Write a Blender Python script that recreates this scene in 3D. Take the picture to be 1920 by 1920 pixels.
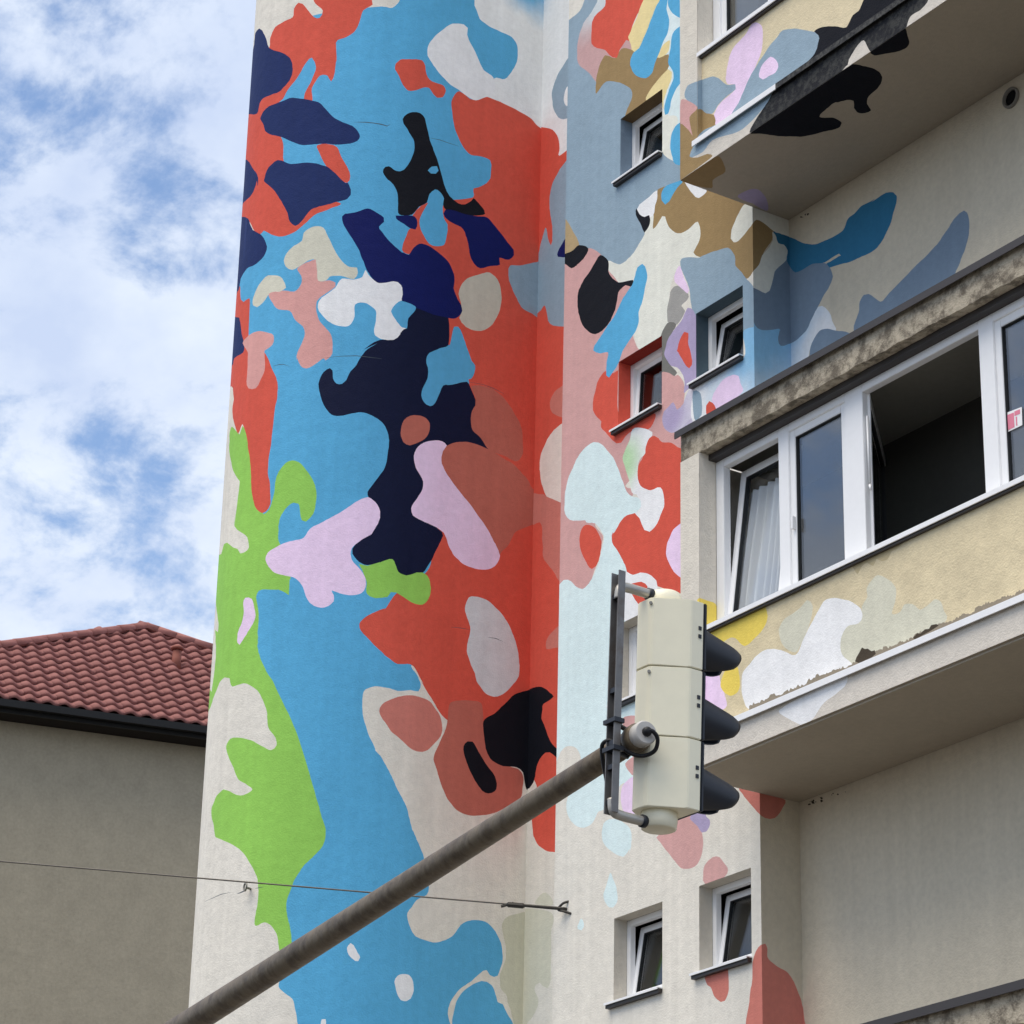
import bpy, bmesh, math, random
import numpy as np
from mathutils import Vector, Matrix
from mathutils.geometry import delaunay_2d_cdt
random.seed(7)
for o in list(bpy.data.objects): bpy.data.objects.remove(o)
SC = bpy.context.scene
COL = SC.collection

# ------------------------------------------------------------------ camera
CAMZ = 1.6
FPX, YAW, PIT, ROL = 5382.5, math.radians(56.8624), math.radians(23.2177), math.radians(1.3729)
_fw = Vector((-math.sin(YAW)*math.cos(PIT), math.cos(YAW)*math.cos(PIT), math.sin(PIT)))
_r = _fw.cross(Vector((0, 0, 1))).normalized()
_u = _r.cross(_fw)
_r, _u = math.cos(ROL)*_r + math.sin(ROL)*_u, -math.sin(ROL)*_r + math.cos(ROL)*_u
cam = bpy.data.cameras.new('camera')
camo = bpy.data.objects.new('camera', cam)
COL.objects.link(camo)
camo.matrix_world = Matrix(((_r.x, _u.x, -_fw.x, 0), (_r.y, _u.y, -_fw.y, 0), (_r.z, _u.z, -_fw.z, CAMZ), (0, 0, 0, 1)))
cam.sensor_fit = 'HORIZONTAL'
cam.angle = 2*math.atan(960/FPX)
cam.clip_start = 0.1
cam.clip_end = 3000
SC.camera = camo

# ------------------------------------------------------------------ sky, sun, exposure
SUN_AZ, SUN_EL = math.radians(-91), math.radians(67)      # direction towards the sun (azimuth from +X)
w = bpy.data.worlds.new('World')
SC.world = w
w.use_nodes = True
nt = w.node_tree
nt.nodes.clear()
def N(t, tree=None, **kw):
    n = (tree or nt).nodes.new(t)
    for k, v in kw.items(): setattr(n, k, v)
    return n
def math_node(tree, op, a, b=None, clamp=False):
    n = tree.nodes.new('ShaderNodeMath'); n.operation = op; n.use_clamp = clamp
    for i, v in enumerate((a, b)):
        if v is None: continue
        if isinstance(v, (int, float)): n.inputs[i].default_value = v
        else: tree.links.new(v, n.inputs[i])
    return n.outputs[0]
sky = N('ShaderNodeTexSky', sky_type='NISHITA')
sky.sun_disc = False
sky.sun_elevation = SUN_EL
sky.sun_rotation = math.pi/2 - SUN_AZ
sky.air_density = 1.0; sky.dust_density = 1.0; sky.ozone_density = 2.5
tc = N('ShaderNodeTexCoord')
sep = N('ShaderNodeSeparateXYZ'); nt.links.new(tc.outputs['Generated'], sep.inputs[0])
zc = math_node(nt, 'MAXIMUM', sep.outputs[2], 0.05)
zc = math_node(nt, 'ADD', zc, 0.45)
px_ = math_node(nt, 'DIVIDE', sep.outputs[0], zc)
py_ = math_node(nt, 'DIVIDE', sep.outputs[1], zc)
cmb = N('ShaderNodeCombineXYZ')
nt.links.new(px_, cmb.inputs[0]); nt.links.new(py_, cmb.inputs[1])
mp = N('ShaderNodeMapping'); mp.inputs['Location'].default_value = (3.1, 7.4, 1.3)
nt.links.new(cmb.outputs[0], mp.inputs[0])
n1 = N('ShaderNodeTexNoise'); n1.inputs['Scale'].default_value = 13; n1.inputs['Detail'].default_value = 7; n1.inputs['Roughness'].default_value = .62; n1.inputs['Distortion'].default_value = .15
nt.links.new(mp.outputs[0], n1.inputs['Vector'])
cov = N('ShaderNodeMapRange'); cov.interpolation_type = 'SMOOTHSTEP'
cov.inputs['From Min'].default_value = .36; cov.inputs['From Max'].default_value = .545
nt.links.new(n1.outputs['Fac'], cov.inputs['Value'])
n2 = N('ShaderNodeTexNoise'); n2.inputs['Scale'].default_value = 11; n2.inputs['Detail'].default_value = 6; n2.inputs['Roughness'].default_value = .55
nt.links.new(mp.outputs[0], n2.inputs['Vector'])
crp = N('ShaderNodeValToRGB')
crp.color_ramp.elements[0].position = .32; crp.color_ramp.elements[0].color = (.46, .54, .71, 1)
crp.color_ramp.elements[1].position = .66; crp.color_ramp.elements[1].color = (.65, .71, .80, 1)
nt.links.new(n2.outputs['Fac'], crp.inputs[0])
bgS = N('ShaderNodeBackground'); bgS.inputs[1].default_value = 0.15
nt.links.new(sky.outputs[0], bgS.inputs[0])
bgC = N('ShaderNodeBackground'); bgC.inputs[1].default_value = 1.0
nt.links.new(crp.outputs[0], bgC.inputs[0])
mx = N('ShaderNodeMixShader')
nt.links.new(cov.outputs[0], mx.inputs[0]); nt.links.new(bgS.outputs[0], mx.inputs[1]); nt.links.new(bgC.outputs[0], mx.inputs[2])
ow = N('ShaderNodeOutputWorld'); nt.links.new(mx.outputs[0], ow.inputs[0])

sl = bpy.data.lights.new('sun', 'SUN')
sl.energy = 2.4; sl.angle = math.radians(50); sl.color = (1.0, .90, .76)
so = bpy.data.objects.new('sun', sl); COL.objects.link(so)
sd = Vector((math.cos(SUN_EL)*math.cos(SUN_AZ), math.cos(SUN_EL)*math.sin(SUN_AZ), math.sin(SUN_EL)))
so.rotation_euler = sd.to_track_quat('Z', 'Y').to_euler()
so.location = (0, 0, 60)
SC.view_settings.view_transform = 'Standard'
SC.view_settings.look = 'None'
SC.view_settings.exposure = 0.42
SC.cycles.max_bounces = 6; SC.cycles.diffuse_bounces = 3; SC.cycles.glossy_bounces = 2; SC.cycles.transparent_max_bounces = 6
SC.view_settings.gamma = 1
SC.view_settings.use_curve_mapping = False

# ------------------------------------------------------------------ photo pixel (1920 grid) -> direction, and points on planes
def ray(x, y): return _fw + _r*((x-960)/FPX) - _u*((y-960)/FPX)
def on_y(x, y, Y): d = ray(x, y); return d*(Y/d.y) + Vector((0, 0, CAMZ))
def on_x(x, y, X): d = ray(x, y); return d*(X/d.x) + Vector((0, 0, CAMZ))
def on_z(x, y, Z): d = ray(x, y); return d*((Z-CAMZ)/d.z) + Vector((0, 0, CAMZ))
def at_depth(x, y, t): return ray(x, y)*t + Vector((0, 0, CAMZ))

# ------------------------------------------------------------------ materials
def lin(c):
    c = c/255
    return c/12.92 if c <= .04045 else ((c+.055)/1.055)**2.4
KL = 0.80
def albedo(rgb, k=KL): return tuple(min(.9, lin(v)/k) for v in rgb)
MATS = {}
def mat(name, rgb, rough=.8, bump=.0, bscale=60, var=.05, vscale=1.2, streak=.0, metal=0, spec=.3, k=KL, spray=None, dirt=0, dirt_rgb=(60, 55, 48), dirt_scale=6):
    if name in MATS: return MATS[name]
    m = bpy.data.materials.new(name); m.use_nodes = True
    t = m.node_tree; L = t.links
    b = t.nodes['Principled BSDF']
    b.inputs['Roughness'].default_value = rough
    b.inputs['Metallic'].default_value = metal
    b.inputs['Specular IOR Level'].default_value = spec
    geo = t.nodes.new('ShaderNodeNewGeometry')
    pos = geo.outputs['Position']
    rgbn = t.nodes.new('ShaderNodeRGB'); rgbn.outputs[0].default_value = (*albedo(rgb, k), 1)
    col = rgbn.outputs[0]
    if spray:
        (cx, cy, cz), rad, rgb2 = spray
        vm = t.nodes.new('ShaderNodeVectorMath'); vm.operation = 'DISTANCE'
        L.new(pos, vm.inputs[0]); vm.inputs[1].default_value = (cx, cy, cz)
        nz = t.nodes.new('ShaderNodeTexNoise'); nz.inputs['Scale'].default_value = 3; L.new(pos, nz.inputs['Vector'])
        dd = math_node(t, 'ADD', math_node(t, 'DIVIDE', vm.outputs['Value'], rad), math_node(t, 'MULTIPLY', math_node(t, 'SUBTRACT', nz.outputs['Fac'], .5), .5))
        mr = t.nodes.new('ShaderNodeMapRange'); mr.interpolation_type = 'SMOOTHSTEP'; mr.inputs['From Min'].default_value = .2; mr.inputs['From Max'].default_value = 1
        L.new(dd, mr.inputs['Value'])
        mc = t.nodes.new('ShaderNodeMix'); mc.data_type = 'RGBA'
        L.new(mr.outputs[0], mc.inputs[0]); L.new(col, mc.inputs[7]); mc.inputs[6].default_value = (*albedo(rgb2, k), 1)
        col = mc.outputs[2]
    fac = None
    if var:
        nz = t.nodes.new('ShaderNodeTexNoise'); nz.inputs['Scale'].default_value = vscale; nz.inputs['Detail'].default_value = 4; nz.inputs['Roughness'].default_value = .65
        L.new(pos, nz.inputs['Vector'])
        fac = math_node(t, 'ADD', math_node(t, 'MULTIPLY', math_node(t, 'SUBTRACT', nz.outputs['Fac'], .5), var*4), 1.0)
        ng = t.nodes.new('ShaderNodeTexNoise'); ng.inputs['Scale'].default_value = 20; ng.inputs['Detail'].default_value = 2
        L.new(pos, ng.inputs['Vector'])
        fac = math_node(t, 'MULTIPLY', fac, math_node(t, 'ADD', math_node(t, 'MULTIPLY', math_node(t, 'SUBTRACT', ng.outputs['Fac'], .5), var*3.6), 1.0))
    if streak:
        mpn = t.nodes.new('ShaderNodeMapping'); mpn.inputs['Scale'].default_value = (9, 9, .35); L.new(pos, mpn.inputs[0])
        ns = t.nodes.new('ShaderNodeTexNoise'); ns.inputs['Scale'].default_value = 1; ns.inputs['Detail'].default_value = 3; L.new(mpn.outputs[0], ns.inputs['Vector'])
        f2 = math_node(t, 'ADD', math_node(t, 'MULTIPLY', math_node(t, 'SUBTRACT', ns.outputs['Fac'], .5), streak*3), 1.0)
        fac = f2 if fac is None else math_node(t, 'MULTIPLY', fac, f2)
    if fac is not None:
        vmx = t.nodes.new('ShaderNodeVectorMath'); vmx.operation = 'SCALE'
        L.new(col, vmx.inputs[0]); L.new(fac, vmx.inputs['Scale']); col = vmx.outputs[0]
    if dirt:
        nd = t.nodes.new('ShaderNodeTexNoise'); nd.inputs['Scale'].default_value = dirt_scale; nd.inputs['Detail'].default_value = 9; nd.inputs['Roughness'].default_value = .72; L.new(pos, nd.inputs['Vector'])
        mr = t.nodes.new('ShaderNodeMapRange'); mr.interpolation_type = 'SMOOTHSTEP'; mr.inputs['From Min'].default_value = .42; mr.inputs['From Max'].default_value = .62; mr.inputs['To Max'].default_value = dirt
        L.new(nd.outputs['Fac'], mr.inputs['Value'])
        mc = t.nodes.new('ShaderNodeMix'); mc.data_type = 'RGBA'
        L.new(mr.outputs[0], mc.inputs[0]); L.new(col, mc.inputs[6]); mc.inputs[7].default_value = (*albedo(dirt_rgb, k), 1)
        col = mc.outputs[2]
    L.new(col, b.inputs['Base Color'])
    if bump:
        nb = t.nodes.new('ShaderNodeTexNoise'); nb.inputs['Scale'].default_value = bscale; nb.inputs['Detail'].default_value = 3; nb.inputs['Roughness'].default_value = .6
        L.new(pos, nb.inputs['Vector'])
        nb2 = t.nodes.new('ShaderNodeTexNoise'); nb2.inputs['Scale'].default_value = 7; nb2.inputs['Detail'].default_value = 1; L.new(pos, nb2.inputs['Vector'])
        hh = math_node(t, 'ADD', nb.outputs['Fac'], math_node(t, 'MULTIPLY', nb2.outputs['Fac'], 1.5))
        bp = t.nodes.new('ShaderNodeBump'); bp.inputs['Strength'].default_value = bump; bp.inputs['Distance'].default_value = .012
        L.new(hh, bp.inputs['Height']); L.new(bp.outputs[0], b.inputs['Normal'])
    MATS[name] = m
    return m

PAINT = dict(
    blue=(84, 160, 200), red=(200, 83, 67), navy=(26, 42, 88), deepnavy=(12, 22, 82), black=(16, 18, 26), inkblue=(13, 20, 48), green=(139, 190, 86),
    pink=(226, 196, 226), white=(226, 226, 228), greywhite=(196, 202, 204), beige=(198, 195, 178), sand=(186, 181, 166), rose=(204, 150, 144), brick=(176, 100, 86), clay=(190, 116, 104),
    greyblue=(136, 156, 170), slate=(114, 131, 148), brown=(146, 122, 84), tan=(168, 146, 110), cream=(214, 214, 203), yellow=(220, 202, 148), dullpink=(196, 152, 148),
    paleblue=(204, 226, 230), violet=(162, 150, 180), teal=(46, 108, 142), skyblue=(128, 176, 208), greygreen=(196, 194, 176), olive=(190, 188, 168), gold=(226, 196, 92),
    grey=(150, 148, 144), palegreen=(172, 202, 160), palecyan=(208, 224, 224), halfellipse=(216, 204, 194), tooth=(132, 123, 108), crack=(74, 84, 90), dust=(186, 150, 148), darkgrey=(112, 111, 106))
NICE = dict(blue='light blue', deepnavy='deep navy', inkblue='blue black', greywhite='pale grey', rose='dusty rose', brick='brick brown', clay='clay pink', greyblue='grey blue', slate='slate blue',
            dullpink='dull pink', paleblue='pale icy blue', skyblue='sky blue', greygreen='grey green', gold='golden yellow', palegreen='pale green', palecyan='pale cyan', halfellipse='pale cream', tooth='crumbled grey', crack='dark crack', dust='dusty pink', darkgrey='dark grey')
PAINT['chalk'] = (220, 222, 219); PAINT['shadedslate'] = (74, 90, 100); PAINT['shadedred'] = (128, 44, 36); PAINT['shadedbrown'] = (92, 76, 54); PAINT['stain'] = (180, 165, 130); PAINT['hole'] = (66, 58, 48); PAINT['mould'] = (60, 54, 44); PAINT['wornblack'] = (26, 27, 32)  # slate, red and brown reveal paints carry the openings' shade and dirt in their colour
NICE.update(chalk='chalky white', stain='grey brown stain', hole='dark hole', mould='dark mould spot', wornblack='worn black')
def paint(n):
    if n == 'wornblack': return mat('paint_wornblack', PAINT[n], rough=.85, bump=.6, var=.1, dirt=.22, dirt_rgb=(110, 110, 102), dirt_scale=13)
    return mat('paint_'+n, PAINT[n], rough=.72, bump=.35, var=.05, streak=.06, spec=.12)
plaster = mat('plaster', (210, 205, 194), rough=.9, bump=.45, var=.055, streak=.09)
plaster_d = mat('plaster_loggia', (194, 184, 164), rough=.9, bump=.5, var=.06, streak=.05)
plaster_pier = mat('plaster_pier', (204, 197, 184), rough=.9, bump=.45, var=.05, streak=.05)
parapet_m = mat('parapet_render', (206, 192, 160), rough=.9, bump=.45, var=.06, streak=.04)
parapet_low_m = mat('parapet_render_stained', (205, 191, 158), rough=.9, bump=.5, var=.05, streak=.05, dirt=.16, dirt_rgb=(130, 120, 100), dirt_scale=2.2)
concrete = mat('concrete', (200, 193, 182), rough=.9, bump=.5, var=.07, streak=.04)
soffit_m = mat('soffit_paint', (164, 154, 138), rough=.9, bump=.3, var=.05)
lichen = mat('weathered_concrete', (166, 156, 138), rough=.95, bump=.8, var=.12, vscale=9, dirt=.8, dirt_rgb=(78, 70, 60), dirt_scale=7)
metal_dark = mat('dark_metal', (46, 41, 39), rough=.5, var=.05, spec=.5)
metal_white = mat('white_metal', (236, 236, 234), rough=.4, var=.03, spec=.5)
metal_black = mat('black_painted_metal', (34, 35, 38), rough=.8, bump=.4, var=.1, dirt=.35, dirt_rgb=(110, 110, 105), dirt_scale=22)
pvc = mat('white_pvc', (238, 238, 233), rough=.35, var=.015, spec=.5)
gasket = mat('rubber_gasket', (40, 42, 44), rough=.6, var=0)
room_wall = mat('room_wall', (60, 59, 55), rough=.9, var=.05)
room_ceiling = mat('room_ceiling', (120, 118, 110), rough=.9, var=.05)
def glass(name, tint=(.97, .985, .98), gloss=.12):
    m = bpy.data.materials.new(name); m.use_nodes = True; t = m.node_tree; t.nodes.clear()
    tr = t.nodes.new('ShaderNodeBsdfTransparent'); tr.inputs[0].default_value = (*tint, 1)
    gl = t.nodes.new('ShaderNodeBsdfGlossy'); gl.inputs['Roughness'].default_value = .02
    lw = t.nodes.new('ShaderNodeLayerWeight'); lw.inputs[0].default_value = .5
    f = math_node(t, 'ADD', math_node(t, 'MULTIPLY', math_node(t, 'POWER', lw.outputs['Facing'], 4.0), .9), gloss, True)
    mxs = t.nodes.new('ShaderNodeMixShader'); t.links.new(f, mxs.inputs[0]); t.links.new(tr.outputs[0], mxs.inputs[1]); t.links.new(gl.outputs[0], mxs.inputs[2])
    o = t.nodes.new('ShaderNodeOutputMaterial'); t.links.new(mxs.outputs[0], o.inputs[0])
    return m
pane_m = glass('window_glass', gloss=.13)
pane_c = glass('window_glass_clear', gloss=.035)
pane_small = glass('small_window_glass', gloss=.05)

# ------------------------------------------------------------------ mesh helpers
def link(name, me, m, parent=None):
    o = bpy.data.objects.new(name, me); COL.objects.link(o)
    if m: me.materials.append(m)
    if parent: o.parent = parent
    return o
def bm_obj(name, bm, m, parent=None, smooth=False):
    bmesh.ops.recalc_face_normals(bm, faces=bm.faces)
    me = bpy.data.meshes.new(name); bm.to_mesh(me); bm.free()
    if smooth:
        for p in me.polygons: p.use_smooth = True
    return link(name, me, m, parent)
def add_box(bm, a, b, mtx=None):
    x0, y0, z0 = a; x1, y1, z1 = b
    vs = [bm.verts.new(p) for p in ((x0, y0, z0), (x1, y0, z0), (x1, y1, z0), (x0, y1, z0), (x0, y0, z1), (x1, y0, z1), (x1, y1, z1), (x0, y1, z1))]
    for f in ((0, 3, 2, 1), (4, 5, 6, 7), (0, 1, 5, 4), (1, 2, 6, 5), (2, 3, 7, 6), (3, 0, 4, 7)): bm.faces.new([vs[i] for i in f])
    if mtx is not None:
        for v in vs: v.co = mtx @ v.co
    return vs
def box(name, a, b, m, parent=None, bevel=0, mtx=None):
    bm = bmesh.new(); add_box(bm, a, b)
    if bevel: bmesh.ops.bevel(bm, geom=bm.edges[:], offset=bevel, segments=2, affect='EDGES')
    if mtx is not None: bm.transform(mtx)
    return bm_obj(name, bm, m, parent)
def add_tube(bm, pts, rads, seg=16, caps=True):
    rings = []
    pts = [Vector(p) for p in pts]
    if isinstance(rads, (int, float)): rads = [rads]*len(pts)
    ref = None
    for i, p in enumerate(pts):
        d = (pts[min(i+1, len(pts)-1)] - pts[max(i-1, 0)]).normalized()
        if ref is None: ref = d.orthogonal().normalized()
        a = (ref - d*ref.dot(d)).normalized(); ref = a; b = d.cross(a)
        rings.append([bm.verts.new(p + (a*math.cos(2*math.pi*k/seg) + b*math.sin(2*math.pi*k/seg))*rads[i]) for k in range(seg)])
    for r0, r1 in zip(rings, rings[1:]):
        for k in range(seg): bm.faces.new((r0[k], r0[(k+1) % seg], r1[(k+1) % seg], r1[k]))
    if caps:
        bm.faces.new(rings[0][::-1]); bm.faces.new(rings[-1])
def tube(name, pts, rads, m, parent=None, seg=16, smooth=True):
    bm = bmesh.new(); add_tube(bm, pts, rads, seg)
    o = bm_obj(name, bm, m, parent)
    if smooth:
        for p in o.data.polygons: p.use_smooth = len(p.vertices) == 4
    return o
def smooth_path(pts, n=6):
    pts = [Vector(p) for p in pts]; out = []
    for i in range(len(pts)-1):
        p0, p1, p2, p3 = pts[max(i-1, 0)], pts[i], pts[i+1], pts[min(i+2, len(pts)-1)]
        for k in range(n):
            t = k/n
            out.append(.5*((2*p1) + (p2-p0)*t + (2*p0-5*p1+4*p2-p3)*t*t + (3*p1-p0-3*p2+p3)*t**3))
    return out+[pts[-1]]
def empty(name, loc, label=None, cat=None, group=None):
    o = bpy.data.objects.new(name, None); COL.objects.link(o); o.location = loc
    o.empty_display_size = .3
    if label: o['label'] = label; o['category'] = cat
    if group: o['group'] = group
    return o
def tag(o, label, cat, group=None):
    o['label'] = label; o['category'] = cat
    if group: o['group'] = group
    return o
def reparent_keep(o, p):
    o.parent = p; o.matrix_parent_inverse = Matrix.Translation(-p.location)

# ------------------------------------------------------------------ building plan (metres)
YC, XE, YF, YD, YG = 14.90, -18.78, 14.05, 15.34, 14.23
XC0, YB, XA, RHO = -21.93, 15.50, -23.33, 1.52
XR, YBACK, ZTOP = -8.0, 25.0, 24.6
# centre of the rounded end of the wing: its outline touches the sight line of the photo's left wall edge
_d = Vector((ray(416, 960).x, ray(416, 960).y)).normalized()
_nr = Vector((-_d.y, _d.x)); _nr = _nr if _nr.y > 0 else -_nr
CX = XA - RHO
YCN = (RHO - CX*_nr.x)/_nr.y
LF = YB - YCN
def A_sz(x, y):
    d = ray(x, y); t = XA/d.x; yy = d.y*t
    if yy >= YCN: return (YB-yy, CAMZ+d.z*t)
    a = d.x**2+d.y**2; b = -2*(d.x*CX+d.y*YCN); c = CX**2+YCN**2-RHO**2
    disc = b*b-4*a*c
    if disc < 0: t = -b/(2*a); miss = math.sqrt(-disc)/(2*a)/t*4
    else: t = (-b-math.sqrt(disc))/(2*a); miss = 0
    an = math.atan2(d.y*t-YCN, d.x*t-CX)
    return (LF + RHO*(-an) + miss*.5, CAMZ+d.z*t)
def A_3d(s, z):
    if s <= LF: return (XA, YB-s, z)
    a = -(s-LF)/RHO
    return (CX+RHO*math.cos(a), YCN+RHO*math.sin(a), z)

ZL = CAMZ                                       # photo heights are relative to the camera
BAL = dict(low=0.0, up=5.81, base=-5.80)
S0, DR, SI, LI, CP = 7.64+ZL, 7.92+ZL, 8.88+ZL, 10.56+ZL, 10.83+ZL   # soffit, drip rail, sill, lintel underside, cap
BX1 = -9.4
PIER = -18.507
WIN = [  # x0,x1,z0,z1 openings in the stair wall
    (-20.945, -20.22, 14.73+ZL, 15.47+ZL), (-20.945, -20.22, 11.925+ZL, 12.67+ZL), (-19.67, -18.94, 11.94+ZL, 12.68+ZL),
    (-20.945, -20.22, 9.05+ZL, 9.86+ZL), (-20.945, -20.20, 6.19+ZL, 6.98+ZL), (-19.655, -18.915, 6.21+ZL, 7.0+ZL)]
UPD = BAL['up']
def flatY(Y):
    return (lambda x, y: (lambda p: (p.x, p.z))(on_y(x, y, Y))), (lambda a, b: (a, Y, b))
def flatX(X):
    return (lambda x, y: (lambda p: (p.y, p.z))(on_x(x, y, X))), (lambda a, b: (X, a, b))
def flatZ(Z):
    return (lambda x, y: (lambda p: (p.x, p.y))(on_z(x, y, Z))), (lambda a, b: (a, b, Z))
FACES = {}
def face(key, name, maps, rect, base, holes=(), vlines=(), label=''):
    FACES[key] = dict(name=name, to2=maps[0], to3=maps[1], rect=rect, base=base, holes=holes, vlines=vlines, label=label)
arc = [LF + RHO*math.radians(a) for a in np.arange(0, 180.1, 4)]
face('A', 'rounded_wall', (A_sz, A_3d), (0, arc[-1], 0, ZTOP), plaster, vlines=arc[:-1], label='rounded wing wall')
face('B', 'recessed_wall', flatY(YB), (XA, XC0, 0, ZTOP), plaster, label='recessed wall strip')
face('C', 'stair_wall', flatY(YC), (XC0, XE, 0, ZTOP), plaster, holes=[(a, b, c, d) for a, b, c, d in WIN], label='stairwell wall')
face('E', 'return_wall', flatX(XE), (YC, YD, 0, ZTOP), plaster_d, label='return wall beside the balconies')
face('D', 'loggia_wall', flatY(YD), (XE, XR, 0, ZTOP), plaster_d, label='wall behind the balconies')
YP = YF+.045
for k, dz in (('u', UPD), ('U', 0)):
    nm = 'up' if k == 'u' else 'low'
    bs = parapet_m if k == 'u' else parapet_low_m
    face(k, 'parapet_render', flatY(YP), (PIER, BX1, DR+dz, SI+dz-.012), bs, label='balcony parapet')
    face('p' if k == 'u' else 'P', 'pier_render', flatY(YF-.004), (XE, PIER, DR+dz, LI+dz), plaster_pier, label='balcony pier')
    face('l' if k == 'u' else 'L', 'slab_edge_render', flatY(YF-.004), (XE, BX1, S0+dz, DR+dz), concrete, label='balcony slab edge')
    face('f' if k == 'u' else 'G', 'soffit_render', flatZ(S0+dz-.004), (XE+.004, BX1, YF-.004, YD-.004), soffit_m, label='balcony underside')
    face('j' if k == 'u' else 'J', 'jamb_render', flatX(PIER+.003), (YF-.004, YG, DR+dz+.001, LI+dz), plaster_pier, label='balcony window jamb')

TILE = dict(a=(420, 0), b=(720, 0), c=(1000, 0), d=(1280, 0), e=(1560, 0), f=(420, 320), g=(720, 320), h=(1000, 320), i=(1280, 320), j=(1560, 320),
            k=(400, 640), l=(720, 640), m=(1000, 640), n=(1280, 640), o=(1560, 640), p=(380, 960), q=(700, 960), r=(1000, 960), s=(1280, 960), t=(1560, 960),
            u=(340, 1240), v=(680, 1240), w=(1000, 1240), x=(1280, 1240), y=(1560, 1240), z=(340, 1560), A=(680, 1560), B=(1000, 1560), C=(1280, 1560), D=(1560, 1560))
def parse(sx):
    pts = []; o = (0, 0); k = 1
    for tkn in sx.split():
        if tkn == '#': o = (0, 0); k = 1
        elif tkn in TILE: o = TILE[tkn]; k = 1/5.3333
        else:
            a, b = tkn.split(','); pts.append((o[0]+float(a)*k, o[1]+float(b)*k))
    return pts
def curve(pts, n=4):
    P = np.array(pts); out = []; L = len(P)
    for i in range(L):
        p0, p1, p2, p3 = P[i-1], P[i], P[(i+1) % L], P[(i+2) % L]
        d = np.linalg.norm(p2-p1)
        if d < 2: continue
        # tangents limited by neighbouring segment length so that long straight runs do not overshoot
        m1 = (p2-p0)*.5; m2 = (p3-p1)*.5
        l1 = np.linalg.norm(m1); l2 = np.linalg.norm(m2)
        lim = d*.9
        if l1 > lim: m1 = m1*lim/l1
        if l2 > lim: m2 = m2*lim/l2
        kk = max(1, min(n+2, int(d/5)))
        for k in range(kk):
            t = k/kk; h = t*t; c = h*t
            out.append((2*c-3*h+1)*p1+(c-2*h+t)*m1+(-2*c+3*h)*p2+(c-h)*m2)
    rw = np.random.RandomState(int(abs(P[0, 0]*7+P[0, 1]*3)) % 99991)
    J = rw.normal(0, .45, (len(out), 2)); J = (J+np.roll(J, 1, 0)+np.roll(J, -1, 0))/1.7
    return [tuple(v+j) for v, j in zip(out, J)]
MURAL = []
def S(pn, faces, sx, sharp=False, spray=None):
    pts = parse(sx)
    MURAL.append((pn, faces, pts if sharp else curve(pts), spray))
# ------------------------------------------------------------------ the mural: outlines of the painted patches, later ones lie over earlier ones
# --- rounded wing wall
S('chalk', 'AB', "# 905,-30 1085,-30 1085,330 1000,300 960,260 905,215 895,120 890,40")
S('blue', 'A', "# 560,40 690,15 720,13 735,15 748,4 755,-20 885,-20 890,8 897,28 b 960,190 1030,250 1150,310 1280,370 1330,450 1340,560 1290,700 1210,790 1100,785 # 905,190 930,330 960,700 980,1000 850,1240 v 490,35 540,130 580,230 560,300 480,290 350,290 220,260 120,250 30,280 0,330 0,520 30,640 110,850 130,900 180,950 260,1090 350,1280 430,1440 470,1580 500,1680 560,1830 600,1920 A 570,110 605,230 640,400 665,560 640,630 540,680 490,750 445,810 460,920 530,1040 640,1090 730,1105 830,1080 900,1040 980,930 1070,885 1190,885 1290,950 1370,1080 1400,1200 1385,1340 1350,1440 1310,1450 1270,1430 1240,1380 1200,1390 1100,1480 970,1570 880,1700 855,1820 880,1950 # 845,1990 560,1990 z 1165,1920 1140,1780 1110,1670 1030,1610 970,1540 1000,1450 1080,1250 1070,1140 1050,980 1030,820 1030,720 1060,600 1100,480 1180,370 1290,260 1380,160 1400,60 1400,0 u 1420,1700 1370,1530 1310,1330 1240,1080 1140,760 1040,520 930,300 850,120 770,0 p 690,1730 590,1560 530,1400 520,1250 530,1050 520,850 540,760 620,755 760,740 850,700 # 510,1060 500,1000 490,940 480,800 470,700 465,640 # 455,640 446,580 446,540 452,505 470,480 478,440 484,415 # 510,380 510,200 530,130")
S('skyblue', 'AB', "# 880,-20 1075,-20 1075,60 1030,75 985,70 950,50 915,20", spray=((1000, -30), .62, 'blue', 'chalk'))
S('red', 'A', "a 900,-40 920,40 985,110 960,180 900,170 850,110 790,40 750,30 700,90 690,170 600,215 510,270 460,380 450,480 # 485,110 470,140 455,230 443,330 435,420 f 200,460 250,500 300,600 360,640 400,600 480,640 550,660 650,640 750,580 830,510 930,430 1050,385 1170,330 # 600,370 540,320 a 595,1600 590,1500 575,1380 500,1250 480,1100 590,990 620,930 720,800 790,680 850,590 880,580 910,620 915,700 880,800 830,890 810,930 805,1010 880,1010 885,880 960,760 1040,755 1070,810 1100,740 1125,600 1120,430 1140,400 1280,340 1350,230 1390,100 1430,75 1490,50 1480,0 1470,-40")
S('red', 'A', "a 930,1450 1100,1450 1170,1560 1240,1690 1260,1760 1230,1830 1150,1800 1010,1640 960,1540")
S('navy', 'A', "a 350,280 380,300 420,380 455,480 560,520 640,560 685,640 685,720 650,810 550,920 400,980 360,1030 330,1140 240,1140 # 445,214 455,130 a 290,500 310,330")
S('navy', 'A', "a 650,980 720,980 860,1000 950,1020 1020,1090 1110,1180 1280,1260 1340,1310 1360,1360 1330,1410 1260,1440 1050,1440 900,1445 780,1450 680,1420 580,1370 480,1345 410,1310 385,1230 360,1180 390,1110 450,1060 600,1010")
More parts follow.
